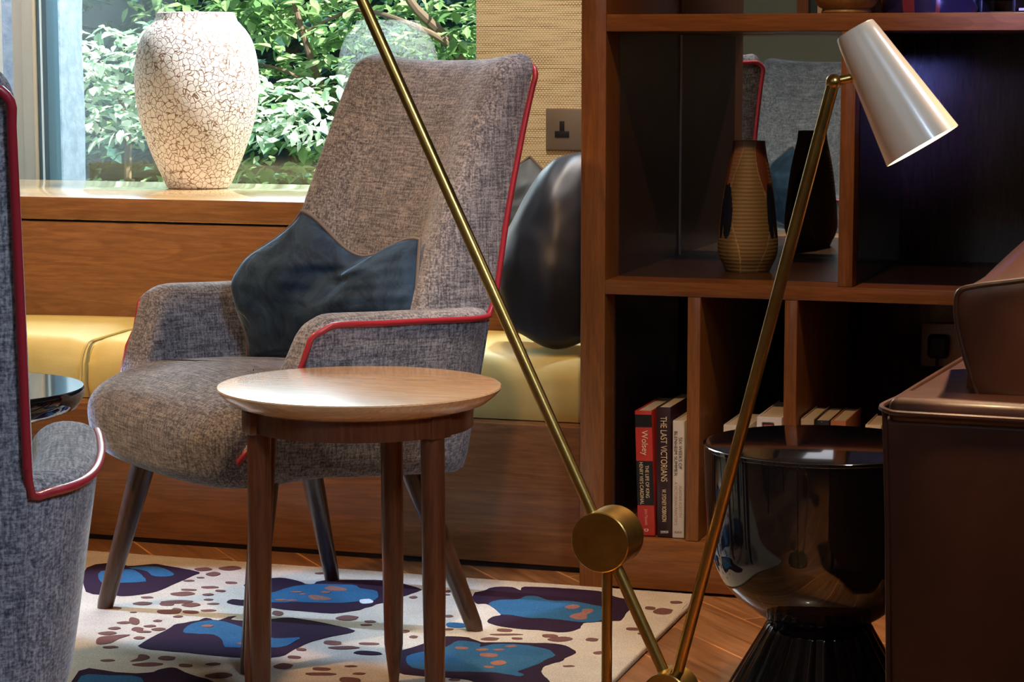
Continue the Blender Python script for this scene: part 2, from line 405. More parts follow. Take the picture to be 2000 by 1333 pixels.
seat_cushion(XW + .02, xs, 'mustard leather bench cushion left of the stitched seam, behind the small black table')
seat_cushion(xs + .001, -1.212, 'mustard leather bench cushion right of the seam, running behind the grey armchair')

# =================================================================== BOOKCASE
YF, YBK = 4.24, 4.83
X0 = -1.207; X1 = -1.158; XR = .9
bk = empty('bookcase', (-.2, 4.5, 0)); tag(bk, 'built-in walnut bookcase with open cubbies and mirrored back on the right wall', 'bookcase')
LBK = lambda n, x0, x1, y0, y1, z0, z1, m, bev=.0015: LB(bk, n, x0, x1, y0, y1, z0, z1, m, bev)
LBK('side_panel', X0, X1, YF, YBK + .045, 0, 1.75, wood_case_v)
LBK('plinth', X1, XR, YF, YF + .03, .006, .1045, wood_case)
LBK('shelf', X1, XR, YF + .0305, YBK, .073, .105, wood_case)
LBK('shelf', X1, XR, YF, YBK, .577, .604, wood_case)
LBK('shelf', X1, XR, YF, YBK, 1.076, 1.108, wood_case)
LBK('shelf', X1, XR, YF, YBK, 1.60, 1.63, wood_case)
def xf(px): return PY(px, 300, YF).x
dx = lambda px, y: PY(px, y, YF).x
LBK('divider', dx(1640, 300), dx(1669, 300), YF + .001, YBK, .6045, 1.0755, wood_case_v)
LBK('divider', dx(1341, 800), dx(1366, 800), YF + .001, YBK, .1055, .5765, wood_case_v)
LBK('divider', dx(1531, 700), dx(1556, 700), YF + .001, YBK, .1055, .5765, wood_case_v)
LBK('divider', -.14, -.115, YF + .001, YBK, .1055, .5765, wood_case_v)
LBK('divider', .22, .25, YF + .001, YBK, .6045, 1.0755, wood_case_v)
xm = dx(1640, 300)
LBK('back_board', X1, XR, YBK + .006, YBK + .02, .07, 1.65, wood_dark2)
LBK('side_panel', XR, XR + .05, YF, YBK + .045, 0, 1.75, wood_case_v)
# dark stained lining; on the side panel it also stands in for shelf shade
LBK('side_shade_lining', X1, X1 + .003, YF + .09, YBK - .001, .6045, 1.0755, wood_dark, 0)
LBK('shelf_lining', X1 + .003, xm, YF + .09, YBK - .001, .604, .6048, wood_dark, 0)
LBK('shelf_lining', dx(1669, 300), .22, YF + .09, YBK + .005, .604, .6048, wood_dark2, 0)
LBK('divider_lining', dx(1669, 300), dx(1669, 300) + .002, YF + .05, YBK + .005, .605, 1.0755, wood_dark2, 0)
LBK('side_shade_lining', X1, X1 + .003, YF + .07, YBK - .001, .1055, .5765, wood_dark2, 0)
def mirror_panel(x0, x1, z0, z1):
    bm = bmesh.new(); box(bm, x0, x1, YBK, YBK + .004, z0, z1)
    for v in bm.verts: v.co.y -= (v.co.x - x0) * tan(radians(.7)); v.co += Vector((.2, -4.5, 0))
    link('mirror_panel', bm, mirror, bk, smooth=False)
mirror_panel(X1 + .004, xm, .6045, 1.0755)
mirror_panel(X1 + .004, PY(1562, 10, YBK).x, 1.1085, 1.5995)
bm = bmesh.new(); box(bm, PY(1560, 10, YBK).x + 0, PY(1582, 10, YBK).x, YBK - .02, YBK + .004, 1.1085, 1.5995)
bmesh.ops.translate(bm, verts=bm.verts, vec=(.2, -4.5, 0)); link('mirror_batten', bm, wood_case_v, bk, smooth=False)
LBK('mirror_edge_strip', X1 + .0035, X1 + .0065, YBK - .004, YBK - .0005, .605, 1.075, frame_l, 0)

# sockets
def socket(name, cx, cz, y, label, plug=False):
    r = empty(name, (cx, y, cz)); tag(r, label, 'wall socket')
    w_ = .147 / 2; h = .0455
    bm = bmesh.new(); box(bm, -w_, w_, -.005, 0, -h, h, .0015); link('plate', bm, plate_m, r)
    for sx in (-.036, .036):
        bm = bmesh.new()
        box(bm, sx - .0056, sx + .0056, -.0062, -.0049, -.004, .018, .0006)
        box(bm, sx - .0165, sx + .0165, -.0064, -.0049, -.018, -.0035, .0006)
        link('outlet', bm, black_pl, r)
    if plug:
        bm = bmesh.new(); box(bm, -.058, -.014, -.034, -.0065, -.026, .024, .009, 4)
        pg = link('plug', bm, black_pl, r)
        bm = bmesh.new(); pts = catmull([(-.036, -.03, -.02), (-.036, -.036, -.05), (-.03, -.04, -.1), (0, -.05, -.2), (.03, -.05, -.36), (.1, -.04, -.375)], 6, False)
        tube(bm, pts, .0035, 8); link('power_cord', bm, black_pl, pg)
    return r
p = PY(1067, 252.5, YB); socket('wall_socket', p.x + .0735, p.z, YB, 'bronze wall socket on the woven wallcovering above the dark cushions')
p = PY(1800, 672.5, YBK + .005); socket('wall_socket', p.x + .0735, p.z, YBK + .005, 'dark socket plate with black plug inside the lower bookcase cubby', True)

# =================================================================== ARMCHAIRS
def wz(z): return interp([(.30, .262), (.58, .272), (.80, .270), (1.02, .268)], z)
def fr(z): return interp([(.29, -.205), (.45, -.24), (.58, -.262), (.75, -.292), (.9, -.328), (1.03, -.364)], z)
def make_chair():
    t = empty('armchair')
    # local: +X = front, +Y = chair's left (toward camera in photo), z up
    # ---- backrest
    rows = []
    zs = [.36, .42, .50, .58, .66, .74, .82, .88, .92, .95, .975, .992, 1.003, 1.011, 1.017, 1.021, 1.023, 1.024]
    ins = [0] * 10 + [.0, .0015, .005, .010, .016, .022, .027, .0315]
    for z, q in zip(zs, ins):
        w_ = wz(z); f0 = fr(z)
        wing = interp([(.36, .17), (.6, .14), (1.02, .066)], z); cen = interp([(.36, .10), (.6, .085), (1.02, .046)], z)
        c = [(-w_ + .0, f0 + .012), (-w_ + .012, f0), (-w_*.6, f0 - .008), (0, f0 - .012), (w_*.6, f0 - .008), (w_ - .012, f0), (w_, f0 + .012),
             (w_ + .004, f0 + wing*.55), (w_ - .012, f0 + wing*.93), (w_ - .04, f0 + wing), (w_ - .085, f0 + (wing*.7 + cen*.3)), (w_*.45, f0 + cen + .006), (0, f0 + cen),
             (-w_*.45, f0 + cen + .006), (-w_ + .085, f0 + (wing*.7 + cen*.3)), (-w_ + .04, f0 + wing), (-w_ + .012, f0 + wing*.93), (-w_ - .004, f0 + wing*.55)]
        cx, cy = 0, f0 + .020
        row = []
        for (s, f) in c:
            if q:
                s2 = s - math.copysign(min(abs(s), q), s) * min(1, abs(s) / .24)
                f2 = cy + (f - cy) * (1 - (q / .0345) ** 1.6)
                s, f = s2, f2
            dip = .014 * (1 - min(1, abs(s) / .25) ** 3) * max(0, (z - .93) / .09) if z > .93 else 0
            row.append((f, s, z - dip))
        rows.append(catmull(row, 3)); cyl_ = cy
    bm = bmesh.new(); vr_ = loft(bm, rows, cap=False); last_ = vr_[-1]
    bm.faces.new(vr_[0][::-1])
    es_ = [bm.edges.get((last_[k_], last_[(k_ + 1) % len(last_)])) for k_ in range(len(last_))]
    bmesh.ops.triangle_fill(bm, use_beauty=True, edges=es_, normal=(0, 0, 1)); link('backrest', bm, tweed, t)
    # ---- arm and lower shell (U shaped wall)
    half = [(.0, -.262), (.14, -.264), (.235, -.262), (.275, -.250), (.308, -.222), (.330, -.180), (.342, -.12), (.346, -.04), (.344, .04), (.340, .10), (.336, .125), (.333, .15), (.328, .19), (.320, .225), (.310, .255), (.300, .268)]
    path = [(-s, f) for s, f in half[::-1]] + half[1:]
    path = catmull(path, 2, False)
    def ztop(f): return sm([(-.27, .584), (-.02, .592), (.095, .595), (.13, .582), (.155, .52), (.20, .425), (.235, .392), (.268, .362)], f)
    rows = []; outer = []
    n = len(path)
    for i, (s, f) in enumerate(path):
        a = path[max(0, i-1)]; b_ = path[min(n-1, i+1)]
        tx, ty = b_[0] - a[0], b_[1] - a[1]; l = sqrt(tx*tx + ty*ty); nx, ny = -ty / l, tx / l   # inward normal
        zt = ztop(f); zb = interp([(-.26, .29), (.27, .325)], f)
        th = .078 if f > -.2 else .07
        endk = 1.0 if 1 < i < n - 2 else (.8 if 0 < i < n - 1 else .45)
        T = lambda z: .05 * (1 - (z - .29) / .3)      # taper toward the bottom
        sec = []
        rr = min(.015, (zt - zb) * .25)
        for (o_, z) in [(.010, zb + .0), (0, zb + .014), (0, (zb + zt) / 2), (0, zt - rr - .006), (.001, zt - rr), (.006, zt - rr * .45), (.018, zt - .002), (th * .5, zt + .001), (th - .02, zt - .003), (th - .004, zt - .016), (th, zt - .04 if zt - zb > .1 else zt - .02), (th, (zb + zt) / 2), (th - .006, zb + .012), (th - .02, zb)]:
            tp = T(z) if z < .56 else 0
            tp *= .8
            o2 = (th/2 + (o_ - th/2) * endk) + tp
            sec.append((f + ny * o2, s + nx * o2, z))
        rows.append(sec)
        tp = T(zt - rr) * .8 if zt - rr < .56 else 0
        o2 = (th/2 - th/2 * endk) + tp
        outer.append((f + ny * (o2 - .0015), s + nx * (o2 - .0015), zt - rr - .001, i))
    bm = bmesh.new(); loft(bm, rows); link('arm_shell', bm, tweed, t, sub=1)
    # ---- seat
    bm = bmesh.new(); rows = []
    def seat_outline(k, z):     # k inset
        pts = []
        w1 = .272 - k; w0 = .235 - k; f1 = .292 - k; f0 = -.19 + k
        P = [(-w0, f0), (-w0*.5, f0 - .01), (0, f0 - .012), (w0*.5, f0 - .01), (w0, f0), (w0 + .01, f0 + .1), (w1 - .006, .05), (w1 , .17), (w1 + .014, f1 - .05), (w1 - .012, f1 - .012), (w1 - .08, f1 + .006), (w1*.35, f1 + .016), (-w1*.35, f1 + .016), (-w1 + .08, f1 + .006), (-w1 + .012, f1 - .012), (-w1 - .014, f1 - .05), (-w1, .17), (-w1 + .006, .05), (-w0 - .01, f0 + .1)]
        return [(f, s, z - (.012 if (z > .4 and f > .2) else 0) - (0.02 * max(0, -f / .2) if z > .4 else 0)) for s, f in P]
    for k, z in [(.06, .300), (.03, .302), (.012, .318), (.004, .345), (0, .385), (.006, .42), (.026, .448), (.06, .464), (.12, .472), (.19, .476)]:
        rows.append(seat_outline(k, z))
    loft(bm, rows); link('seat', bm, tweed, t, sub=2)
    # ---- piping
    path_side = lambda sg: [(fr(z) - .002, sg * (wz(z) + .001), z) for z in (.60, .66, .72, .78, .84, .90, .96, .985)]
    left = path_side(1)
    top = [(fr(.995) - .003, .252, 1.000), (fr(1.0) - .006, .215, 1.0005), (fr(1.0) - .011, .08, .9965), (fr(1.0) - .012, 0, .996), (fr(1.0) - .011, -.08, .9965), (fr(1.0) - .006, -.215, 1.0005), (fr(.995) - .003, -.252, 1.000)]
    bm = bmesh.new(); tube(bm, catmull(left + top + path_side(-1)[::-1], 3, False), .0052, 10); link('back_piping', bm, piping_m, t)
    for sg in (1, -1):
        ol = [q for q in outer if (q[1] * sg > .24)]
        if sg < 0: ol = ol[::-1]
        pts = [(fr(.60) - .002, sg * (wz(.6) + .001), .602)] + [(q[0], q[1], q[2]) for q in ol[1:]]
        e = pts[-1]; pts += [(e[0] + .004, e[1], e[2] - .02), (e[0] + .003, e[1] - sg * .004, .322)]
        bm = bmesh.new(); tube(bm, catmull(pts, 2, False), .0052, 10); link('arm_piping', bm, piping_m, t)
    # rear seam under the arm
    # ---- legs
    for (f, s, ft, stp) in ((.238, -.282, .165, -.225), (.231, .278, .165, .225), (-.227, -.243, -.135, -.19), (-.241, .248, -.135, .19)):
        bm = bmesh.new(); a = Vector((ft, stp, .315)); b_ = Vector((f, s, .0))
        d = (b_ - a)
        pts = [a + d * k for k in (0, .25, .5, .75, .97)]; pts.append(Vector((f, s, 0.0)))
        tube(bm, pts, [.023, .0215, .019, .0165, .0145, .0135], 20); 
        for v in bm.verts:
            if v.co.z < .006: v.co.z = 0
        link('leg', bm, wood_chairleg, t)
    return t
RUGZ = .013
chair = make_chair(); chair.location = (-1.62, 3.775, RUGZ); chair.rotation_euler = (0, 0, math.atan2(-.785, -.62))
# front axis = (-.62,-.785); chair's +Y = (.785,-.62)
tag(chair, 'grey tweed high-back armchair with red piping behind the round wooden table, holding the navy cushion', 'armchair', 'grey tweed armchairs')
c2 = copy_tree(chair)
fp = [c for c in chair.children if c.name.startswith('arm_piping')][1]   # far side: the piping lies deeper in its seam
fp.data = fp.data.copy()
for v in fp.data.vertices: v.co.y += .006; v.co.x -= .002
fa = math.atan2(.89, -.46)
c2.rotation_euler = (0, 0, fa)
# its right-rear arm corner (f=-.25, s=-.28) sits at about (-1.20, 2.10)
fv = Vector((cos(fa), sin(fa), 0)); sv = Vector((-sin(fa), cos(fa), 0))
c2.location = Vector((-1.212, 2.135, -.0)) - fv * (-.25) - sv * (-.275); c2.location.z = 0
tag(c2, 'grey tweed armchair cut off by the left edge, seen from behind with red piped arm', 'armchair', 'grey tweed armchairs')

# =================================================================== CUSHIONS
def cushion(name, corners, thick, mat, label, bulge=(0, 0, 0), edges=None, trim=True, chop=0, group=None, res=36, fold=.006):
    """corners: TL, TR, BR, BL in world; thick along the average normal."""
    TL, TR, BR, BL = [Vector(c) for c in corners]; cen = (TL + TR + BR + BL) / 4
    nrm = (TR - BL).cross(TL - BR).normalized()
    if nrm.dot(Vector((0, 0, H)) - cen) < 0: nrm = -nrm
    r = empty(name, cen); tag(r, label, 'cushion', group)
    bm = bmesh.new(); rows = {}
    def P(u, v, side):
        # pinched edges
        pu = .055 * sin(pi * u); pv = .055 * sin(pi * v)
        uu = u; vv = v
        p = (TL * (1-u) + TR * u) * (1-v) + (BL * (1-u) + BR * u) * v
        if edges:       # offsets for the middle of top,right,bottom,left edge
            p = p + Vector(edges[0]) * (sin(pi*u)**2 * (1-v)**2) + Vector(edges[1]) * (sin(pi*v)**2 * u**2) + Vector(edges[2]) * (sin(pi*u)**2 * v**2) + Vector(edges[3]) * (sin(pi*v)**2 * (1-u)**2)
        h = (max(0, sin(pi*u) * sin(pi*v))) ** .55
        w_ = thick * h * (1 - chop * math.exp(-((u - .56 + .12 * v) / .17) ** 2) * (1 - v) ** .7)
        nz = noise.noise(Vector((u * 3.1 + 5, v * 2.6, side * 3.3))) * fold * 2.2 + noise.noise(Vector((u * 7, v * 8 + 3, side * 5))) * fold
        rad = math.atan2(v - .5, u - .5)
        cr = sin(rad * 17 + 2 * noise.noise(Vector((u * 4, v * 4, 1)))) * fold * .5 * (max(abs(u - .5), abs(v - .5)) * 2) ** 3 * h
        p = p + nrm * side * (w_ + (nz * h) + cr)
        return p - cen
    n = res
    fr_ = [[bm.verts.new(P(i/n, j/n, 1)) for i in range(n+1)] for j in range(n+1)]
    bk_ = [[(fr_[j][i] if i in (0, n) or j in (0, n) else bm.verts.new(P(i/n, j/n, -1))) for i in range(n+1)] for j in range(n+1)]
    for g in (fr_, bk_):
        for j in range(n):
            for i in range(n): bm.faces.new((g[j][i], g[j][i+1], g[j+1][i+1], g[j+1][i]))
    loop = [fr_[0][i].co.copy() for i in range(n)] + [fr_[j][n].co.copy() for j in range(n)] + [fr_[n][i].co.copy() for i in range(n, 0, -1)] + [fr_[j][0].co.copy() for j in range(n, 0, -1)]
    link('cushion_cover', bm, mat, r, sub=1)
    if trim:
        bm = bmesh.new(); tube(bm, loop, .0032, 6, closed=True); link('edge_trim', bm, zipm, r)
    return r
def CL(f, s, z):      # armchair local -> world
    return Vector((-1.62 + f * -.62 + s * .785, 3.775 + f * -.785 + s * -.62, z))
def onf(px, py, f):   # pixel on the plane of constant chair-front coordinate f
    r = ray(px, py); t = (f + -1.62 * -.62 + 3.775 * -.785) / (r.x * -.62 + r.y * -.785)
    return Vector((0, 0, H)) + r * t
cushion('cushion', [onf(588, 412, -.075), onf(820, 468, -.155), onf(810, 622, -.125), onf(480, 706, -.035)], .074, velvet,
        'crumpled navy velvet cushion propped on the grey armchair seat', edges=[(.0, 0, -.055), (-.0, 0, .0), (0, 0, -.02), (-.075, .0, .02)], chop=.75, fold=.011)
cc = copy_tree(bpy.data.objects['cushion'])
Tm = Matrix.Translation(c2.location) @ Matrix.Rotation(fa, 4, 'Z') @ (Matrix.Translation((-1.62, 3.775, RUGZ)) @ Matrix.Rotation(math.atan2(-.785, -.62), 4, 'Z')).inverted()
cc.matrix_world = Tm @ Matrix.Translation(cc.location)
tag(cc, 'blue velvet cushion on the left-edge armchair, seen in the mirror', 'cushion')
# satin cushion on the bench beside the bookcase
cushion('cushion', [PY(985, 455, 4.62), PY(1172, 275, 4.60), PY(1166, 668, 4.47), PY(990, 645, 4.44)], .085, satin,
        'large charcoal satin cushion on the bench against the bookcase side', edges=[(0, 0, .05), (0, 0, 0), (0, 0, -.03), (-.02, 0, 0)], trim=False, fold=.0035)
cushion('cushion', [PY(915, 395, 4.78), PY(1035, 306, 4.80), PY(1125, 400, 4.79), PY(1000, 520, 4.77)], .04, new_mat('blue_grey_velvet', (.05, .07, .10), .6, sheen=.8, sheen_t=(.6, .8, 1)),
        'slate blue cushion with gathered edge half hidden behind the charcoal one', trim=True, fold=.004)

# =================================================================== CRACKLE VASE
vx, vy = PY(385, 200, 5.30).x, 5.30
prof = [(366, 57), (362, 62), (350, 68), (330, 77), (300, 90), (270, 101), (240, 110), (200, 118), (150, 121), (110, 117), (80, 109), (60, 98), (48, 88), (40, 81), (30, 77), (25, 75.5)]
kk = (ray(385, 200).length and (5.30 / ray(385, 200).y)) / F
pz = [(rp * kk, PY(385, yp, 5.30).z) for yp, rp in prof]
z0 = pz[0][1]; pz = [(r_, .7005 + (z - z0)) for r_, z in pz]
pr = catmull(pz, 3, False)
zt = pr[-1][1]; inner = [(.105, zt - .001), (.098, zt - .004), (.097, zt - .03), (.12, zt - .08), (.14, zt - .2), (.07, .74), (.001, .73)]
rt = pr[-1][0]
inner = [(rt - .004, zt + .002), (rt - .009, zt), (rt - .011, zt - .03), (.125, zt - .09), (.14, zt - .2), (.07, .735), (.002, .73)]
bm = bmesh.new(); lathe(bm, [(pr[0][0] - .006, .7002)] + [(r_, z) for r_, z in pr] + inner, 96, (0, 0))
for v in bm.verts: v.co.z -= .7
o = link('vase', bm, ck, loc=(vx, vy, .7)); tag(o, 'large white vase with brown crackle glaze on the window ledge', 'vase')

# =================================================================== CARVED VASE + TOP SHELF ORNAMENTS
vmats = [new_mat('ribbed_tan_clay', (.20, .135, .055), .55), new_mat('carved_dark_recess', (.008, .012, .03), .5), new_mat('russet_glaze', (.16, .05, .025), .5), new_mat('pale_carved_line', (.36, .25, .13), .6), new_mat('pinkish_clay', (.24, .13, .07), .55)]
for m_ in (vmats[0], vmats[4]):
    N, L, b = nt(m_); wv = N.new('ShaderNodeTexWave'); wv.bands_direction = 'Z'; wv.inputs['Scale'].default_value = 42; wv.inputs['Distortion'].default_value = .6
    L.new(texco(m_), wv.inputs['Vector']); bump(m_, wv.outputs['Fac'], .5, .0012)
YV = 4.50; cvx = PY(1461, 450, YV).x; kv = (YV / ray(1461, 450).y) / F
tab = [(530, 43), (519, 48), (501, 56), (476, 58.7), (422, 54), (368, 47.5), (330, 40.5), (300, 34), (276, 30.8)]
zb = PY(1461, 526, YV).z
prof = [(r_ * kv, .6052 + max(0, PY(1461, y_, YV).z - PY(1461, 530, YV).z)) for y_, r_ in tab]
pr = catmull(prof, 12, False)
bm = bmesh.new(); zt = pr[-1][1]; n = 200
rows = lathe(bm, [(pr[0][0] - .004, .6049)] + pr + [(pr[-1][0] - .004, zt), (pr[-1][0] - .005, zt - .05), (.004, zt - .2)], n, (0, 0))
camdir = math.atan2(-YV, -cvx)
def cls(a, z):
    a = (a - camdir + pi) % (2*pi) - pi       # 0 = toward camera, + = image right? (ccw seen from above)
    h = (z - .6045) / (zt - .6045); a = -a if False else a
    per = 2*pi/3; k = math.floor((a + per/2) / per); u = (a + per/2) - k * per - per/2     # three repeats
    e1 = -.55 + .28 * sin(h * 6.5 + .9); e2 = .62 + .25 * sin(h * 6.5 - 1.1)
    lens = (abs(h - .47) < .21)
    if lens:
        q = .24 * sqrt(1 - ((h - .47) / .21) ** 2)
        if abs(u - (-.93 + .1*sin(h*5))) < q: return 1
        if abs(u - (.95 )) < q * .8: return 1
    if abs(u - e1) < .022 or abs(u - e2) < .022: return 3
    if u < e1: return 4 if h > .55 else 0
    if u > e2: return 2 if h > .62 else (4 if h > .3 else 0)
    return 0
for f in bm.faces:
    c = f.calc_center_median(); f.material_index = cls(math.atan2(c.y, c.x), c.z)
for v in bm.verts: v.co.z -= .6049
o = link('carved_vase', bm, vmats, loc=(cvx, YV, .6049)); tag(o, 'tan ribbed carved vase with dark recesses on the middle shelf before the mirror', 'vase')
# top shelf things (only their lower parts are in the picture)
potm = new_mat('tan_stoneware', (.36, .20, .07), .35, coat=.4)
setcol(potm, ramp(potm, noise_n(potm, texco(potm), 60, 4), [(.3, (.25, .13, .04)), (.7, (.45, .27, .10))]))
p = PY(1653, 15, 4.36)
bm = bmesh.new(); lathe(bm, [(.045, 1.1085), (.047, 1.112), (.044, 1.118), (.052, 1.122), (.062, 1.14), (.068, 1.18), (.064, 1.22), (.055, 1.262), (.045, 1.275), (.05, 1.285), (.046, 1.284), (.035, 1.26), (.002, 1.25)], 64)
for v in bm.verts: v.co.z -= 1.1085
tag(link('bowl', bm, potm, loc=(p.x, 4.36, 1.1085)), 'round tan stoneware pot on the top shelf above the lamp shade', 'pot')
darkm = new_mat('dark_glaze', (.015, .014, .035), .2, coat=.6); redm = new_mat('oxblood_glaze_band', (.20, .03, .02), .25, coat=.6)
p = PY(1815, 10, 4.44)
bm = bmesh.new(); lathe(bm, [(.086, 1.1085), (.09, 1.115), (.094, 1.14), (.095, 1.2), (.095, 1.27), (.085, 1.33), (.06, 1.36), (.055, 1.38), (.05, 1.38), (.045, 1.34), (.002, 1.3)], 72)
for f in bm.faces:
    c = f.calc_center_median(); a = (math.atan2(c.y, c.x) + pi/2); u = a * .1 + (c.z - 1.2) * .12
    if (-.056 < u < -.030) or (.018 < u < .028): f.material_index = 1
for v in bm.verts: v.co.z -= 1.1085
tag(link('glazed_pot', bm, [darkm, redm], loc=(p.x, 4.44, 1.1085)), 'wide dark blue pot with oxblood stripes on the top shelf', 'pot')

# =================================================================== BOOKS
page = new_mat('book_pages', (.62, .53, .38), .8)
N, L, b = nt(page); bump(page, noise_n(page, texco(page, (500, 5, 5)), 1, 2), .3, .001)
def text(body, parent, name, size, loc, mat, width=None, ht=None):
    """letters read downward on a spine that faces -Y"""
    cu = bpy.data.curves.new('t', 'FONT'); cu.body = body; cu.size = size; cu.align_x = 'LEFT'; cu.align_y = 'CENTER'
    o = bpy.data.objects.new('t', cu); C.objects.link(o)
    me = bpy.data.meshes.new_from_object(o.evaluated_get(bpy.context.evaluated_depsgraph_get()))
    bpy.data.objects.remove(o); bpy.data.curves.remove(cu)
    xs_ = [v.co.x for v in me.vertices]; ys_ = [v.co.y for v in me.vertices]
    kx = (width / (max(xs_) - min(xs_))) if width else 1; ky = (ht / (max(ys_) - min(ys_))) if ht else 1
    x0_ = min(xs_); yc = (max(ys_) + min(ys_)) / 2
    for v in me.vertices:
        x, y = (v.co.x - x0_) * kx, (v.co.y - yc) * ky
        v.co = Vector((y, 0, -x))
    me.materials.clear(); me.materials.append(mat)
    q = bpy.data.objects.new(name, me); C.objects.link(q); q.parent = parent; q.location = loc; return q
def book(px0, y_top, w_, depth, spine_m, label, lean=0, zs=.1055, yf=4.262, hgt=None, group=None, bands=(), texts=()):
    p = PY(px0, y_top, yf); h = hgt or (p.z - zs)
    r = empty('book', (p.x, yf, zs)); r.rotation_euler = (0, lean, 0); tag(r, label, 'book', group)
    t = .0022
    bm = bmesh.new(); box(bm, 0, t, .004, depth, 0, h, .0006); box(bm, w_ - t, w_, .004, depth, 0, h, .0006); box(bm, 0, w_, 0, .004, 0, h, .0012)
    link('cover', bm, spine_m, r)
    bm = bmesh.new(); box(bm, t, w_ - t, .0042, depth - .004, .003, h - .003); link('page_block', bm, page, r, smooth=False)
    for (nm, z0_, z1_, m_) in bands:
        bm = bmesh.new(); box(bm, .0004, w_ - .0004, -.0005, .001, z0_ * h, z1_ * h); link(nm, bm, m_, r, smooth=False)
    for (body, zt_, xo, ht, wd, m_) in texts:
        text(body, r, 'lettering', .01, (xo * w_, -.0009, zt_ * h), m_, wd * h, ht)
    return r
red = new_mat('red_cover', (.50, .035, .02), .4, coat=.3); blackc = new_mat('black_cover', (.012, .01, .01), .35, coat=.3)
maroonc = new_mat('dark_maroon_cover', (.03, .010, .010), .35, coat=.3); cream = new_mat('cream_cover', (.66, .58, .46), .5)
gold = new_mat('pale_gold_ink', (.80, .64, .34), .5); ink = new_mat('brown_ink', (.12, .06, .03), .6); inkl = new_mat('tan_ink', (.42, .22, .12), .6)
redd = new_mat('red_ink', (.7, .3, .2), .5); whi = new_mat('white_ink', (.85, .8, .72), .5)
bw = lambda a, b_: PY(b_, 1000, 4.262).x - PY(a, 1000, 4.262).x
book(1248, 803, bw(1250, 1283), .20, red, 'red and black paperback spine, leftmost of the three upright books', lean=-.035, group=None,
     bands=[('black_band', .245, .60, blackc), ('portrait_band', .87, .97, blackc)],
     texts=[('Wolsey', .845, .5, .016, .20, gold), ('THE LIFE OF KING', .565, .64, .0072, .26, gold), ('HENRY VIII\u2019S CARDINAL', .59, .30, .0072, .34, gold), ('John Matusiak', .215, .5, .008, .13, redd), ('D', .055, .5, .008, .02, whi)])
book(1286, 796, bw(1286, 1314), .21, maroonc, 'black hardback titled in gold capitals between the red and cream books', lean=-.018,
     texts=[('THE LAST VICTORIANS', .93, .52, .0125, .50, gold), ('W. SYDNEY ROBINSON', .37, .5, .0085, .25, gold), ('\\R\\', .05, .5, .016, .022, whi)])
book(1315, 822, bw(1315, 1338), .15, cream, 'slim cream paperback beside the black hardback and the shelf upright', lean=-.004,
     texts=[('SIX WEEKS OF', .86, .66, .0068, .27, ink), ('BLENHEIM SUMMER', .91, .27, .0068, .38, ink), ('ALASTAIR FORSYTH', .45, .68, .0062, .27, inkl), ('A VICTORIAN PAINTER\u2019S', .48, .3, .0062, .37, inkl), ('\\B\\', .06, .5, .014, .022, ink)])
facem = new_mat('printed_portrait', (.35, .12, .07), .5); hair = new_mat('printed_hair', (.05, .02, .015), .5)
G2 = 'books behind the black pedestal table'
bb = dict(hgt=None)
book(1413, 830, .050, .17, cream, 'low pale book lying open-edged at the left of the middle cubby', yf=4.262)
b2 = book(1478, 814, bw(1478, 1527), .22, new_mat('white_cover', (.72, .68, .66), .45), 'thick white-spined book with a small printed portrait, in the middle cubby', yf=4.262)
h2 = PY(1478, 814, 4.262).z - .1055
bm = bmesh.new(); box(bm, .012, .034, -.0006, .001, h2 - .034, h2 - .012, .003); box(bm, .010, .034, -.0004, .001, h2 - .018, h2 - .010, .002, mi=1); link('portrait', bm, [facem, hair], b2)
book(1564, 818, bw(1564, 1590), .17, new_mat('sand_cover', (.50, .40, .26), .45), 'sand coloured paperback first right of the second upright')
book(1590, 821, bw(1590, 1620), .18, blackc, 'black spined paperback with tiny gold lettering in the right cubby', texts=[('\u2022', .99, .5, .002, .004, gold)])
book(1622, 822, bw(1622, 1652), .18, new_mat('orange_cover', (.50, .18, .07), .45), 'orange and brown paperback right of the black spined one')
book(1690, 830, .03, .14, cream, 'short cream book at the right of the row, beside the leather armchair')
# top shelf books next to the batten
for px, w_, m_, lb in ((1588, .014, new_mat('teal_cover', (.03, .07, .10), .5), 'thin teal book on the top shelf beside the tan pot'), (1602, .010, cream, 'thin cream book on the top shelf beside the teal one'), (1613, .009, red, 'thin red book on the top shelf touching the tan pot side')):
    p = PY(px, 20, 4.58); r = empty('book', (p.x - .006, 4.58, 1.1085)); tag(r, lb, 'book')
    bm = bmesh.new(); box(bm, 0, w_, 0, .15, 0, .2, .001); link('cover', bm, m_, r)
    bm = bmesh.new(); box(bm, .0015, w_ - .0015, .004, .1505, .003, .2005); link('page_block', bm, page, r, smooth=False)
# stack of boxes/papers far right on the top shelf
p = PY(1912, 20, 4.50); r = empty('letter_tray', (p.x, 4.50, 1.1085)); tag(r, 'black open letter tray on the top shelf near the right edge', 'tray')
bm = bmesh.new(); box(bm, 0, .30, 0, .22, 0, .006, .001); box(bm, 0, .006, 0, .22, 0, .07, .001); box(bm, .062, .068, 0, .22, 0, .07, .001); box(bm, .294, .30, 0, .22, 0, .07, .001); link('tray_frame', bm, black_pl, r)
bm = bmesh.new(); box(bm, .075, .28, -.004, .2, .007, .012); box(bm, .01, .055, -.003, .2, .03, .034); link('paper_sheets', bm, whi, r, smooth=False)

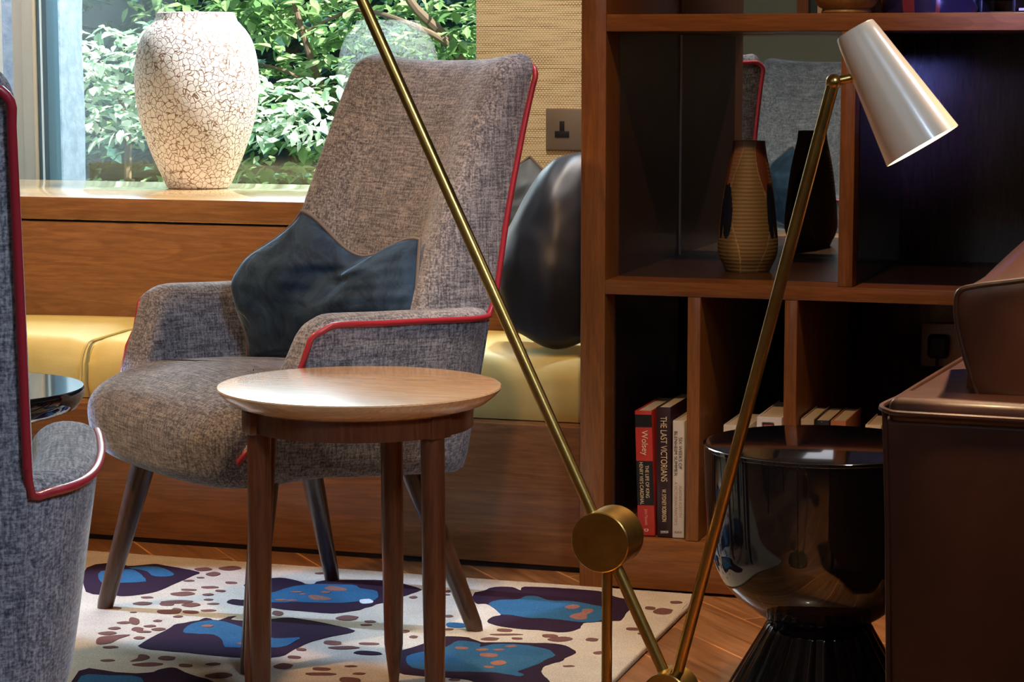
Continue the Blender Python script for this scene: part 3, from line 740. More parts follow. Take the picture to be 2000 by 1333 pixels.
# =================================================================== SIDE TABLE
tc_ = PZ(702, 752, .527 + RUGZ - .013); ZT = .527
tb = empty('side_table', (tc_.x, tc_.y, RUGZ)); tag(tb, 'round oak side table on walnut legs in front of the grey armchair', 'side table')
R = .2195
bm = bmesh.new(); zz = ZT - RUGZ
lathe(bm, [(R * .82, zz - .030), (R * .90, zz - .024), (R * .965, zz - .0125), (R * .995, zz - .005), (R, zz - .0025), (R - .0015, zz - .0003), (R - .004, zz)], 128)
o = link('table_top', bm, wood_table, tb)
bm = bmesh.new(); ra = R * .80
lathe(bm, [(ra, zz - .062), (ra, zz - .031)], 96, capt=True, capb=True); link('apron', bm, wood_leg, tb)
legs = []
# leg tops by pixel: near-left 512, near-right 848, back 750, far-left (508 behind)
def tleg(px_top, px_bot, y_floor_d, name='leg'):
    pass
def legat(pt, pb, r0=.0182, r1=.0105):
    bm = bmesh.new(); a = Vector(pt); b_ = Vector(pb); d = b_ - a
    ks = [0, .12, .5, .86, .93, 1]; rs = [r0 * 1.0, r0 * 1.0, r0 * .98, r0 * .84, r0 * .62, r1 * .75]
    tube(bm, [a + d * k for k in ks], rs, 24); link('leg', bm, wood_leg, tb)
def rel(px, py, d): v = PD(px, py, d); return v
dC = (tc_ - Vector((0, 0, H))).dot(Vector((-sin(YAW) * cos(PITCH), cos(YAW) * cos(PITCH), -sin(PITCH))))
right = Vector((cos(YAW), sin(YAW), 0)); fwd = Vector((-sin(YAW), cos(YAW), 0))
ppm = F / dC
def tl(lat, dep): return tuple(right * lat + fwd * dep)
# (lateral, depth) of the four leg tops from the table centre
LT = [(-.148, -.070), (.116, -.108), (.041, .150), (-.150, .060)]
LBt = [(-.150, -.078), (.119, -.118), (.042, .158), (-.176, .020)]
for (a, b_) in zip(LT, LBt):
    A = tl(*a); Bq = tl(*b_); legat((A[0], A[1], zz - .055), (Bq[0], Bq[1], 0))
# leg blocks beside the apron
for (a, b_) in zip(LT, LBt):
    A = Vector(tl(*a)); q = A.normalized()
    bm = bmesh.new(); M_ = Matrix.Translation((A.x, A.y, 0)) @ Matrix.Rotation(math.atan2(q.y, q.x), 4, 'Z')
    box(bm, -.02, .021, -.020, .020, zz - .064, zz - .0305, .002, 2, 0, M_); link('corner_block', bm, wood_leg, tb)

# =================================================================== BLACK PEDESTAL TABLE (right)
sx_, sy_ = -.615, 3.547
st = empty('pedestal_table', (sx_, sy_, 0)); tag(st, 'glossy black bowl-shaped pedestal table between bookcase and leather armchair', 'side table')
ks = 3.70 / F
def SR(y, rpx):   # pixel row and pixel radius -> (radius, z) at the stool axis
    v = PY(1618, y, sy_); return (rpx * (sy_ / ray(1618, y).y) / F, v.z)
prof = [(1216, 88), (1200, 118), (1182, 143), (1159, 170), (1128, 194), (1084, 213), (1050, 219), (1000, 223), (940, 227), (890, 229.5), (876, 230)]
pr = catmull([SR(*q) for q in prof], 5, False)
ztop_ = SR(868, 230)[1]
bm = bmesh.new(); lathe(bm, pr, 128); link('bowl_body', bm, blackgloss, st)
bm = bmesh.new(); Rt = SR(868, 230)[0]
lathe(bm, [(Rt - .002, pr[-1][1] - .002), (Rt + .001, pr[-1][1] + .001), (Rt + .001, ztop_ - .001), (Rt - .001, ztop_ + .0005), (Rt - .004, ztop_ + .001)], 128); link('table_top', bm, blackflat, st)
zn = SR(1222, 88)[1]; rn = SR(1216, 101)[0]
bm = bmesh.new(); fl = lambda a, z: 1 + .025 * abs(sin(a * 11))
lathe(bm, [(.150, 0.0), (.150, .012), (.143, .03), (rn + .004, zn - .006), (rn, zn + .002), (rn - .02, zn + .012)], 264, flute=fl); link('fluted_base', bm, blackgloss, st)

# =================================================================== SMALL BLACK TABLE (left)
p = PZ(-60, 757, .505); lt = empty('side_table', (p.x, p.y, RUGZ)); tag(lt, 'small glossy black round table between the two grey armchairs', 'side table')
bm = bmesh.new(); Rl = (PZ(162, 757, .505) - p).length; zl = .505 - RUGZ - .4
lathe(bm, [(r_, z_ + zl) for r_, z_ in [(Rl * .62, .352), (Rl * .8, .356), (Rl * .93, .366), (Rl * .995, .384), (Rl, .397), (Rl - .002, .400)]], 96); link('table_top', bm, blackflat, lt)
for k in range(4):
    a = radians(-15 + 90 * k); bm = bmesh.new()
    tube(bm, [(cos(a) * .11, sin(a) * .11, .357 + zl), (cos(a) * .155, sin(a) * .155, .0)], [.016, .011], 16)
    for v in bm.verts:
        if v.co.z < .01: v.co.z = 0
    link('leg', bm, blackgloss, lt)

# =================================================================== READING LAMP
cdir = Vector((-sin(YAW) * cos(PITCH), cos(YAW) * cos(PITCH), -sin(PITCH)))
AL = radians(23)
nrm = (right * -sin(AL) + fwd * -cos(AL)).normalized()       # drum face normal
tv = (right * cos(AL) + fwd * -sin(AL)).normalized()
drum0 = PD(1171, 1061, 2.90)       # centre of the front face
plane_p = drum0 - nrm * .030       # arms run in the plane behind the face
def onplane(px, py, off=0.0):
    r = ray(px, py); q = plane_p + nrm * off
    t = (q - Vector((0, 0, H))).dot(nrm) / r.dot(nrm); return Vector((0, 0, H)) + r * t
base_p = onplane(1186, 1200); base_p.z = 0
lamp = empty('floor_lamp', base_p); tag(lamp, 'brass counterbalanced floor lamp with tilted cream cone shade', 'floor lamp')
def LO(v): return Vector(v) - base_p
def cyl(name, a, b_, r0, mat, parent=lamp, bev=.0012, n=48):
    a, b_ = Vector(a), Vector(b_); d = (b_ - a); l = d.length
    bm = bmesh.new(); lathe(bm, [(r0 - bev, 0), (r0, bev), (r0, l - bev), (r0 - bev, l)], n)
    M_ = Matrix.Translation(a) @ d.to_track_quat('Z', 'Y').to_matrix().to_4x4(); bmesh.ops.transform(bm, matrix=M_, verts=bm.verts)
    return link(name, bm, mat, parent)
RD = .0385
cyl('pivot_drum', LO(drum0), LO(drum0 - nrm * .058), RD, brass)
top = onplane(640, -150, .002); j = onplane(1312, 1352)
cyl('long_arm', LO(top), LO(onplane(1306, 1335)), .0076, brass, n=24)
cyl('lower_joint', LO(j + nrm * .028), LO(j - nrm * .022), .030, brass)
e2 = onplane(1628, 160)
cyl('shade_arm', LO(onplane(1318, 1335, -.002)), LO(e2), .0076, brass, n=24)
rod_t = onplane(1186, 1095); cyl('upright_rod', LO(rod_t), Vector((0, 0, .018)), .0068, brass, n=24)
cyl('base_plate', Vector((0, 0, 0)), Vector((0, 0, .018)), .12, brass, n=64)
bm = bmesh.new(); bmesh.ops.create_uvsphere(bm, u_segments=24, v_segments=14, radius=.0095)
bmesh.ops.translate(bm, verts=bm.verts, vec=LO(e2)); link('swivel', bm, brass, lamp)
# shade
dS = (e2 - Vector((0, 0, H))).dot(cdir)
a = PD(1668, 56, dS - .0); camr = right; camu = camr.cross(cdir).normalized()
mpx = dS / F
axis = (camr * 131 - camu * 231 - cdir * 16).normalized()
Ls = 266 * mpx; r1_, r2_ = 41 * mpx, 79 * mpx
shade_c = a; link_end = a + axis * Ls * .36
bm = bmesh.new(); prf = []
for k in range(13):
    t = k / 12; prf.append((r1_ + (r2_ - r1_) * t, Ls * t))
full = [(.0005, .004), (r1_ * .55, .0025), (r1_ - .004, .0008), (r1_ - .001, .0015), (r1_, .003)] + prf[1:] + [(r2_ - .0012, Ls)]
lathe(bm, full, 96, mi=0, capt=False)
M_ = Matrix.Translation(LO(a)) @ axis.to_track_quat('Z', 'Y').to_matrix().to_4x4(); bmesh.ops.transform(bm, matrix=M_, verts=bm.verts)
sh = link('lamp_shade', bm, shade_out, lamp)
bm = bmesh.new(); lathe(bm, [(r2_ - .0012, Ls - .0001), (r2_ - .004, Ls - .003)] + [(r - .004, z) for r, z in prf[::-1][1:-2]] + [(.003, prf[1][1])], 96, capb=False)
bmesh.ops.transform(bm, matrix=M_, verts=bm.verts); link('reflector', bm, shade_in, sh)
em = new_mat('lamp_glow', (1, 1, 1), .5); N, L, b = nt(em); b.inputs['Emission Color'].default_value = (1, .80, .50, 1); b.inputs['Emission Strength'].default_value = 26
bm = bmesh.new(); bmesh.ops.create_uvsphere(bm, u_segments=24, v_segments=16, radius=r2_ * .50)
bmesh.ops.scale(bm, verts=bm.verts, vec=(1, 1, .8))
bmesh.ops.translate(bm, verts=bm.verts, vec=(0, 0, Ls * .80)); bmesh.ops.transform(bm, matrix=M_, verts=bm.verts); link('bulb', bm, em, sh)
cyl('shade_link', LO(e2), LO(PD(1672, 150, dS - .0)), .0055, brass, n=20)
l_ = bpy.data.lights.new('lamp_bulb_light', 'SPOT'); l_.energy = 5; l_.color = (1, .68, .36); l_.shadow_soft_size = .02; l_.spot_size = radians(76); l_.spot_blend = .5
lo = bpy.data.objects.new('lamp_bulb_light', l_); C.objects.link(lo); lo.location = a + axis * (Ls + .012)
lo.rotation_euler = axis.to_track_quat('-Z', 'Y').to_euler()

# =================================================================== LEATHER ARMCHAIR (right)
ZA = .60
n0 = PZ(1728, 792, ZA); n1 = PZ(2000, 806, ZA); n2 = PZ(1885, 698, ZA)
ex = (n1 - n0).normalized(); ey = Vector((-ex.y, ex.x, 0))
sf = empty('leather_armchair', (n0.x, n0.y, 0), math.atan2(ex.y, ex.x)); tag(sf, 'dark brown leather armchair cut off by the right edge of the photo', 'armchair')
def SL(v): d = Vector(v) - n0; return Vector((d.x * ex.x + d.y * ex.y, d.x * ey.x + d.y * ey.y, v.z))
m2 = SL(n2)
skew = m2.x / m2.y            # left side runs back with this slope
Dp = .62; W = .80
def prism(name, pts_b, pts_t, zb_, zt_, mat, bev=.012, seg=4, mid=None):
    bm = bmesh.new(); vb = [bm.verts.new((x, y, zb_)) for x, y in pts_b]; vt = [bm.verts.new((x, y, zt_)) for x, y in pts_t]; n = len(vb)
    bm.faces.new(vb[::-1]); bm.faces.new(vt)
    for i in range(n): bm.faces.new((vb[i], vb[(i+1) % n], vt[(i+1) % n], vt[i]))
    if bev: bmesh.ops.bevel(bm, geom=bm.edges[:], offset=bev, segments=seg, profile=.5, affect='EDGES')
    return link(name, bm, mat, sf)
prism('body', [(.014, .01), (W, .01), (W + .1, Dp), (.03 + skew * Dp * .8, Dp)], [(.0, 0), (W, 0), (W + .1, Dp), (skew * Dp, Dp)], .10, ZA - .018, leather, .006)
prism('arm_pad', [(.002, -.004), (W, -.004), (W, .085), (skew * .085 + .002, .085)], [(.004, 0), (W, 0), (W, .08), (skew * .08 + .004, .08)], ZA - .022, ZA + .010, leather, .012, 5)
prism('side_pad', [(skew * .09, .088), (.30, .088), (skew * Dp + .25, Dp), (skew * Dp, Dp)], [(skew * .09 + .004, .092), (.30, .092), (skew * Dp + .25, Dp), (skew * Dp + .004, Dp)], ZA - .022, ZA + .004, leather, .010, 5)
bm = bmesh.new()
tube(bm, catmull([(skew * Dp, Dp, ZA), (skew * .3, .3, ZA), (skew * .1, .1, ZA - .001), (.0, .0, ZA - .006), (.12, -.004, ZA - .009), (W, -.004, ZA - .010)], 6, False), .0035, 8)
tube(bm, [(.0, .0, ZA - .006), (.006, .002, .45), (.014, .006, .12)], .0035, 8)
link('welt_piping', bm, leather, sf)
# back cushion standing on the arm line
def onY(px, py, yl):       # pixel -> local point on the plane y_local = yl
    r = ray(px, py); o_ = Vector((0, 0, H)); t = (yl - (o_ - n0).dot(ey)) / r.dot(ey); return SL(o_ + r * t)
yb = .085
dpt = .27
near = [onY(*p_, yb) for p_ in ((1910, 774), (1890, 715), (1874, 655), (1867, 606), (1873, 570), (1905, 559), (1960, 552), (2040, 543), (2140, 534), (2140, 780))]
far_t = [onY(*p_, yb + dpt) for p_ in ((1880, 600), (1900, 568), (1945, 520), (2035, 446), (2140, 425))]
def inset_loop(L_, k):
    cx_ = sum(v.x for v in L_) / len(L_); cz_ = sum(v.z for v in L_) / len(L_)
    return [Vector((v.x + math.copysign(k, cx_ - v.x), v.y, v.z + math.copysign(k, cz_ - v.z))) for v in L_]
for v in near + far_t:
    pass
for k_ in (0, 9): near[k_].z = ZA + .004
far = []
for k_, v in enumerate(near):
    if k_ <= 3: far.append(Vector((v.x + (far_t[0].x - near[3].x), v.y + dpt, v.z + (far_t[0].z - near[3].z) * k_ / 3)))
    elif k_ < 9: far.append(far_t[k_ - 4])
    else: far.append(Vector((v.x, v.y + dpt, v.z)))
def lerp(A_, B_, t): return [a_ + (b_ - a_) * t for a_, b_ in zip(A_, B_)]
bm = bmesh.new()
loops = [inset_loop(near, .016), inset_loop(near, .008), near, lerp(near, far, .06), lerp(near, far, .3), lerp(near, far, .6), lerp(near, far, .9), far, inset_loop(far, .012)]
for off, k_ in ((-.004, 0), (-.0035, 1), (0, 2)):
    loops[k_] = [Vector((v.x, v.y + off, v.z)) for v in loops[k_]]
for k_ in (4, 5):      # padded top
    for m_ in range(4, 9): loops[k_][m_].z += .006
loft(bm, [catmull([tuple(v) for v in L_], 3) for L_ in loops]); link('back_cushion', bm, leather, sf)
bm = bmesh.new(); tube(bm, catmull([tuple(v) for v in near[:9]], 5, False), .0035, 8)
tube(bm, catmull([tuple(v) for v in [near[4]] + lerp(near, far, .5)[4:5] + [far[4]]], 5, False), .003, 8); link('welt_piping', bm, leather, sf)
for (lx, ly) in ((.05, .05), (W - .05, .05), (.12 + skew * Dp, Dp - .06), (W, Dp - .06)):
    bm = bmesh.new(); tube(bm, [(lx, ly, .11), (lx, ly, 0)], [.022, .016], 16); link('leg', bm, wood_chairleg, sf)

# =================================================================== RUG
cols = [('rug_cream', (.66, .54, .40)), ('rug_purple', (.038, .016, .030)), ('rug_blue', (.038, .125, .215)), ('rug_brown', (.20, .085, .065)), ('rug_white', (.75, .72, .68)), ('rug_rust', (.33, .14, .10))]
rm = []
for nme, c in cols:
    m_ = new_mat(nme, c, .95, spec=.05, sheen=.0); nn = noise_n(m_, texco(m_), 320, 3, .7); n3 = noise_n(m_, texco(m_), 14, 3)
    setcol(m_, mix(m_, 1.0, ramp(m_, nn, [(.3, tuple(x * .72 for x in c)), (.7, tuple(min(1, x * 1.2) for x in c))]), ramp(m_, n3, [(.3, (.85, .85, .85)), (.7, (1, 1, 1))]), 'MULTIPLY'))
    bump(m_, nn, .6, .003); rm.append(m_)
rx1, ry1 = -.958, 4.205
RZ = .012
bm = bmesh.new(); box(bm, -3.4, rx1, 2.85, ry1, .0005, RZ, .004, 3)
Z5 = lambda x, y: (x / 4, 1150 + y / 4)
V6 = lambda x, y: (190 + x / 2.817, 1050 + y / 2.817)
V1 = lambda x, y: (860 + x / 3.7037, 1090 + y / 3.7037)
lvl = [0]
def shape(pts, V, mi, lift, jit=.0, k=3):
    pp = [V(*q) for q in pts]; pp = catmull(pp, k)
    w3 = []
    for (x, y) in pp:
        p_ = PZ(x, y, RZ)
        j_ = noise.noise(Vector((p_.x * 60, p_.y * 60, mi))) * jit
        p_.x += j_; p_.y += noise.noise(Vector((p_.x * 70, p_.y * 50, mi + 9))) * jit
        if p_.x > rx1 - .004: p_.x = rx1 - .004
        if p_.y > ry1 - .006: p_.y = ry1 - .006
        w3.append(p_)
    lvl[0] += 1; z = RZ + lift + lvl[0] * 2e-6
    top_ = [bm.verts.new((p_.x, p_.y, z)) for p_ in w3]; bot = [bm.verts.new((p_.x, p_.y, RZ - .0005)) for p_ in w3]
    es = [bm.edges.new((top_[i], top_[(i+1) % len(top_)])) for i in range(len(top_))]
    r_ = bmesh.ops.triangle_fill(bm, use_beauty=True, use_dissolve=False, edges=es)
    for g in r_['geom']:
        if isinstance(g, bmesh.types.BMFace): g.material_index = mi
    for i in range(len(top_)):
        f = bm.faces.new((top_[i], top_[(i+1) % len(top_)], bot[(i+1) % len(top_)], bot[i])); f.material_index = mi
def ell(V, lst, mi, lift):
    for (cx, cy, a, b_) in lst:
        n = 12; ph = random.uniform(0, 6)
        pts = [(cx + a * cos(2*pi*i/n) * (1 + .14 * sin(3*2*pi*i/n/2 + ph)), cy + b_ * sin(2*pi*i/n) * (1 + .18 * sin(2*2*pi*i/n + ph))) for i in range(n)]
        shape(pts, V, mi, lift, 0, 2)
P1, P2, P3 = .0008, .0013, .0017
shape([(-60,170),(130,140),(165,160),(290,150),(340,152),(440,170),(540,187),(560,200),(500,225),(430,255),(350,290),(250,315),(150,325),(75,318),(-60,300)], V6, 1, P1, .004)
shape([(20,190),(190,180),(240,210),(270,240),(240,250),(95,255),(20,250)], V6, 2, P2, .003)
shape([(180,170),(330,165),(420,200),(400,218),(320,218),(270,190)], V6, 2, P2, .003)
shape([(810,265),(850,240),(1000,225),(1100,240),(1170,262),(1250,240),(1530,238),(1650,250),(1780,290),(1700,320),(1640,345),(1540,370),(1440,400),(1300,420),(1100,405),(900,385),(770,375),(710,360),(740,345),(820,345),(840,300)], V6, 1, P1, .004)
shape([(845,325),(975,305),(1050,280),(1180,262),(1400,265),(1450,285),(1540,300),(1535,345),(1450,355),(1300,365),(1100,360),(970,362),(830,345)], V6, 2, P2, .003)
shape([(225,600),(290,560),(400,500),(440,480),(560,460),(600,445),(660,460),(720,440),(765,435),(730,455),(820,460),(975,450),(1080,445),(1250,475),(1420,515),(1330,540),(1180,575),(1080,620),(1000,660),(800,665),(600,650),(430,632),(300,620)], V6, 1, P1, .004)
shape([(470,525),(520,480),(600,462),(680,465),(760,485),(860,520),(975,560),(1110,555),(1080,580),(1000,610),(730,610),(695,600),(690,570),(640,540),(560,535)], V6, 2, P2, .003)
shape([(-100,738),(100,745),(270,750),(370,725),(430,722),(520,760),(640,797),(740,850),(640,960),(-100,960)], V6, 1, P1, .004)
shape([(-90,768),(60,765),(240,775),(235,850),(200,900),(-90,900)], V6, 2, P2, .003)
shape([(240,260),(300,245),(390,215),(520,215),(580,238),(610,212),(830,220),(1000,232),(1150,245),(1270,285),(1340,305),(1370,370),(1340,410),(1310,455),(1250,460),(1150,465),(1040,475),(1010,510),(940,535),(850,540),(700,525),(550,515),(400,490),(340,465),(380,430),(440,415),(400,375),(330,335),(250,330)], V1, 1, P1, .003)
shape([(350,335),(430,310),(560,305),(620,282),(700,285),(800,315),(950,318),(1100,345),(1170,360),(1200,420),(1150,462),(1050,470),(960,465),(800,445),(650,440),(520,420),(440,412),(400,375)], V1, 2, P2, .003)
shape([(-330,700),(-200,650),(-50,600),(40,572),(200,580),(290,612),(400,615),(600,618),(830,625),(930,650),(985,690),(930,715),(860,755),(780,775),(735,810),(740,850),(790,900),(790,1000),(600,1040),(400,960),(260,905),(160,880),(30,868),(-100,860),(-326,826)], V1, 1, P1, .003)
shape([(40,650),(130,605),(280,622),(290,650),(380,630),(480,628),(640,640),(760,665),(830,710),(760,745),(700,780),(620,805),(560,830),(600,850),(560,862),(400,835),(200,830),(30,825),(-200,800),(-240,720),(-100,680)], V1, 2, P2, .003)
shape([(1410,640),(1450,628),(1545,635),(1560,648),(1480,650)], V6, 1, P2)
shape([(960,415),(1020,400),(1030,378),(1100,378),(1105,395),(1060,420),(1060,445),(1000,455),(935,435)], V1, 5, P3)
shape([(1250,285),(1290,272),(1370,288),(1360,300),(1290,298)], V6, 5, P3); shape([(1160,325),(1220,325),(1290,342),(1270,350),(1190,348)], V6, 5, P3)
shape([(0,560),(50,545),(180,538),(120,560),(70,585),(0,590)], V6, 3, P1); shape([(180,685),(220,668),(230,648),(270,650),(290,665),(250,680)], V6, 3, P1)
ell(V6, [(1480,357,35,15)], 4, P3)
ell(V1, [(110,490,75,20)], 2, P1)
ell(V1, [(960,362,55,15),(150,660,50,10),(305,672,45,9),(425,672,38,8),(345,712,70,16),(425,768,55,18),(348,797,40,8),(512,648,40,8),(-60,705,30,10)], 5, P3)
ell(V1, [(460,527,58,12),(480,558,110,6),(360,590,70,10),(552,587,40,8),(790,568,55,14),(875,592,90,16),(1095,595,50,11),(1150,690,40,10),(930,787,40,6),(100,885,45,8),(1515,367,40,12),(1610,390,75,20),(1705,325,42,11),(1390,518,50,11),(1445,552,20,6),(60,425,30,10),(60,520,40,6),(50,270,20,5),(60,245,28,8),(1860,360,26,18)], 3, P1)
ell(V6, [(620,277,45,7),(475,313,65,11),(500,291,45,5),(675,297,30,6),(735,252,32,7),(640,204,40,10),(505,241,28,5),(567,224,20,4),(735,172,60,11),(585,178,45,10),(273,333,32,6),(250,366,55,8),(445,357,90,8),(380,370,38,10),(520,374,50,10),(612,317,30,6),(612,345,28,4),(640,368,35,4),(390,412,60,14),(435,402,30,10),(510,413,45,9),(613,405,40,6),(445,438,28,5),(95,391,35,7),(200,415,18,3),(200,463,30,20),(150,472,40,6),(333,462,26,5),(292,491,34,6),(220,508,35,10),(255,522,38,6),(340,508,40,7),(97,503,34,7),(60,530,50,9),(75,607,40,7),(230,556,32,7),(380,667,52,10),(60,680,38,6),(285,702,85,9),(483,708,40,9),(640,700,42,6),(675,763,75,14),(990,420,33,12),(1375,446,65,12),(1500,466,30,7),(1480,484,30,5),(1690,520,32,7),(1290,583,52,12),(1360,610,80,9),(1490,588,55,7),(1120,620,28,8),(1080,662,38,8),(1025,712,55,14),(1230,727,50,9),(1225,755,80,9),(1395,712,32,5),(1440,753,38,5),(1385,788,60,16),(1230,200,30,5),(1740,332,22,6),(1660,452,15,6),(1740,550,25,6)], 3, P1)
ell(V6, [(1255,307,30,5),(1095,306,30,5),(1070,352,30,5),(1010,350,30,6),(605,493,35,6),(790,590,25,5),(1130,318,18,4)], 5, P3)
o = link('rug', bm, rm, smooth=False); tag(o, 'cream rug with purple and blue leopard-like blots and brown spots', 'rug')

# =================================================================== BEHIND THE CAMERA (seen in the mirror)
cb = empty('sideboard', (-2.2, -1.2, 0)); tag(cb, 'walnut planked sideboard with white stone top reflected in the mirror', 'sideboard')
LB(cb, 'stone_top', -3.2, -1.3, -1.45, -1.0, .90, .955, stone)
bm = bmesh.new()
for k in range(11): box(bm, -.95, .85, -.22, .16, .012 + k * .08, .012 + k * .08 + .074, .002)
link('plank_front', bm, wood_case, cb)
struct(B('trim_1', -3.4, -1.6, YS + .001, YS + .03, .9, 2.1, plaster2, bev=0)); struct(B('trim_2', -1.6, -1.2, YS + .001, YS + .035, .0, 2.4, wood_case_v, bev=0))

# =================================================================== OUTSIDE
grass = new_mat('garden_ground', (.06, .10, .03), .9)
gr = B('garden_ground', -14, 6, 6.02, 22, -.35, -.30, grass, bev=0); struct(gr)
brick = new_mat('weathered_brick', (.5, .5, .55), .9)
N, L, b = nt(brick); br = N.new('ShaderNodeTexBrick'); br.inputs['Scale'].default_value = 1; br.inputs['Brick Width'].default_value = .19; br.inputs['Row Height'].default_value = .085; br.inputs['Mortar Size'].default_value = .006; br.inputs['Mortar Smooth'].default_value = .5
br.inputs['Color1'].default_value = (.24, .26, .29, 1); br.inputs['Color2'].default_value = (.18, .22, .27, 1); br.inputs['Mortar'].default_value = (.24, .26, .29, 1)
sp_ = N.new('ShaderNodeSeparateXYZ'); L.new(texco(brick), sp_.inputs[0]); cb_ = N.new('ShaderNodeCombineXYZ')
L.new(math_n(brick, 'ADD', sp_.outputs[0], sp_.outputs[1]), cb_.inputs[0]); L.new(sp_.outputs[2], cb_.inputs[1]); L.new(cb_.outputs[0], br.inputs['Vector'])
nb = noise_n(brick, texco(brick), 25, 5); setcol(brick, mix(brick, .5, br.outputs['Color'], ramp(brick, nb, [(.35, (.13, .15, .18)), (.65, (.33, .34, .36))]))); bump(brick, nb, .6, .01)
px1 = PY(167, 180, 6.62).x; px0 = px1 - .45
bm = bmesh.new(); box(bm, px0, px1, 6.35, 6.62, -.3, 2.6, .01, 2)
bmesh.ops.subdivide_edges(bm, edges=bm.edges[:], cuts=14, use_grid_fill=True)
for v in bm.verts: v.co += Vector((noise.noise(v.co * 9), noise.noise(v.co * 9 + Vector((3, 3, 3))), 0)) * .012
pl = link('brick_pier', bm, brick); tag(pl, 'weathered pale brick pier outside the window at the left', 'brick pier')

def leafmat(name, c0, c1, c2, tw=.45):
    m = new_mat(name, c1, .5, spec=.3); N, L, b = nt(m)
    g = N.new('ShaderNodeNewGeometry'); col = ramp(m, g.outputs['Random Per Island'], [(0, c0), (.5, c1), (1, c2)])
    setcol(m, col); tl_ = N.new('ShaderNodeBsdfTranslucent'); L.new(col, tl_.inputs[0]); mx = N.new('ShaderNodeMixShader'); mx.inputs[0].default_value = tw
    L.new(b.outputs[0], mx.inputs[1]); L.new(tl_.outputs[0], mx.inputs[2]); L.new(mx.outputs[0], N['Material Output'].inputs[0]); return m
leaf_a = leafmat('bright_leaves', (.07, .17, .05), (.20, .34, .12), (.46, .58, .28))
leaf_b = leafmat('silver_leaves', (.14, .28, .16), (.50, .60, .44), (.9, .88, .78))
leaf_c = leafmat('deep_leaves', (.03, .07, .06), (.05, .13, .10), (.10, .22, .14))
bark = new_mat('bark', (.13, .08, .05), .9)
def leaf(bm, p, s, d, up):
    d = d.normalized(); sd = d.cross(up)
    sd = sd.normalized() if sd.length > 1e-4 else d.orthogonal().normalized(); nn = sd.cross(d)
    a = bm.verts.new(p); m1 = bm.verts.new(p + d * s * .35 + sd * s * .27 + nn * s * .07); m2 = bm.verts.new(p + d * s * .35 - sd * s * .27 + nn * s * .07)
    m3 = bm.verts.new(p + d * s * .7 + sd * s * .2 + nn * s * .03); m4 = bm.verts.new(p + d * s * .7 - sd * s * .2 + nn * s * .03)
    c = bm.verts.new(p + d * s * .5 - nn * s * .02); t = bm.verts.new(p + d * s - nn * s * .08)
    for q in ((a, m1, c), (m1, m3, c), (m3, t, c), (a, c, m2), (m2, c, m4), (m4, c, t)): bm.faces.new(q)
def tree(name, label, cat, base, height, clouds, mat, seed, size, branches=()):
    rnd = random.Random(seed); r = empty(name, base); tag(r, label, cat); b0 = Vector(base)
    bm = bmesh.new()
    for pts, r0, r1 in branches:
        pts = [Vector(p_) - b0 for p_ in pts]; pts = [Vector(q) for q in catmull([tuple(p_) for p_ in pts], 5, False)]
        tube(bm, pts, [r0 + (r1 - r0) * i / (len(pts) - 1) for i in range(len(pts))], 8)
    link('branches', bm, bark, r)
    bm = bmesh.new()
    for (c, ext, n, tw) in clouds:
        for k in range(n):
            q = Vector([rnd.uniform(-1, 1) * e for e in ext]) + Vector(c)
            dirv = Vector((rnd.uniform(-1, 1), rnd.uniform(-1, .6), rnd.uniform(-.35, .12)))
            for m_ in range(tw):
                p_ = q + dirv * (m_ * .03)
                leaf(bm, p_ - b0, size * rnd.uniform(.6, 1.2), dirv + Vector((rnd.uniform(-1, 1), rnd.uniform(-1, 1), rnd.uniform(-.6, .2))) * .8, Vector((rnd.uniform(-.4, .4), rnd.uniform(-.6, .2), 1)))
    link('leaves', bm, mat, r, smooth=False); return r
W8 = lambda px, py, Y: tuple(PY(px, py, Y))
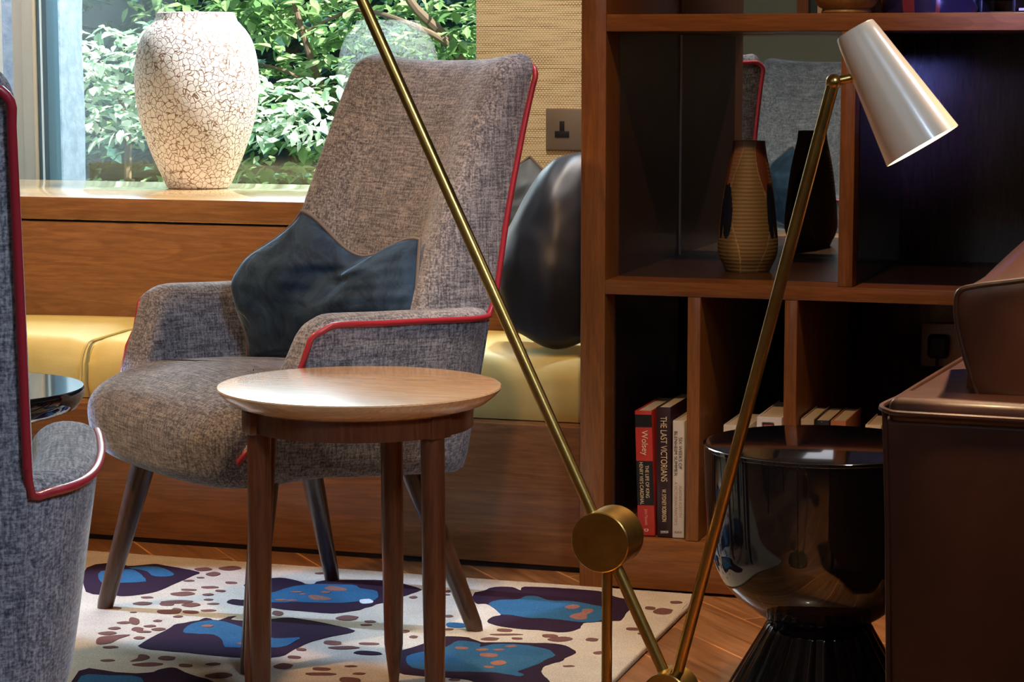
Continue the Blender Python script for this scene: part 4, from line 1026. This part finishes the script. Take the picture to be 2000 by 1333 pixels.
tree('garden_tree', 'leafy green tree with thin brown branches outside the window, right of the vase', 'tree', (PY(900, 300, 9.3).x, 9.3, -.3), 3,
     [((PY(690, 60, 9.3).x, 9.3, 1.25), (.9, .5, .42), 700, 4), ((PY(640, 300, 9.4).x, 9.4, .70), (.8, .5, .28), 330, 4), ((PY(560, 150, 9.0).x, 9.0, 1.1), (.35, .2, .25), 110, 4), ((PY(850, 120, 9.1).x, 9.1, 1.05), (.35, .25, .3), 130, 4)], leaf_a, 3, .075,
     [([(PY(900, 300, 9.3).x + .3, 9.3, -.3), W8(960, 260, 9.2), W8(880, 90, 9.0), W8(800, 0, 8.8), W8(760, -120, 8.8)], .035, .012), ([W8(880, 90, 9.0), W8(820, 55, 8.7), W8(700, 20, 8.9), W8(600, 60, 8.9)], .016, .005),
      ([W8(960, 330, 9.3), W8(740, 320, 9.1), W8(640, 190, 9.0), W8(590, 60, 8.9), W8(560, -60, 8.9)], .022, .010), ([W8(640, 190, 9.0), W8(560, 140, 8.9), W8(480, 120, 8.9)], .010, .004)])
tree('garden_shrub', 'pale sunlit shrub outside the window between brick pier and vase', 'shrub', (PY(230, 300, 8.1).x, 8.1, -.3), 2,
     [((PY(240, 200, 8.0).x, 8.0, .93), (.42, .25, .22), 330, 4), ((PY(520, 235, 8.0).x, 8.0, .84), (.34, .2, .12), 120, 4)], leaf_b, 5, .062,
     [([(PY(230, 300, 8.1).x, 8.1, -.3), W8(250, 330, 8.1), W8(240, 210, 8.1), W8(200, 130, 8.1)], .02, .006)])
tree('low_shrub', 'low bright green ground shrub at the foot of the window', 'shrub', (PY(260, 345, 7.6).x, 7.6, -.3), 1,
     [((PY(250, 350, 7.5).x, 7.5, .50), (.6, .3, .08), 200, 4), ((PY(640, 360, 7.8).x, 7.8, .46), (.6, .3, .08), 130, 4)], leaf_a, 8, .05,
     [([(PY(260, 345, 7.6).x, 7.6, -.3), W8(260, 350, 7.6)], .015, .006)])
tree('hedge', 'dark green dense hedge at the far back of the garden', 'hedge', (-5, 12, -.3), 3,
     [((PY(300, 60, 11.5).x, 11.8, 1.3), (1.5, .5, 1.5), 1500, 4), ((PY(750, 60, 11.5).x, 11.8, 1.3), (1.5, .5, 1.5), 1500, 4)], leaf_c, 11, .13,
     [([(-5, 12, -.3), (-5.1, 12, 1), (-4.9, 12.1, 2.4)], .06, .03)])
bm = bmesh.new(); box(bm, -10, 0, 12.6, 12.7, -.3, 4.5)
o = link('garden_fence', bm, new_mat('blue_green_boards', (.04, .09, .10), .8), smooth=False); tag(o, 'dark blue-green fence board behind the hedge', 'fence')
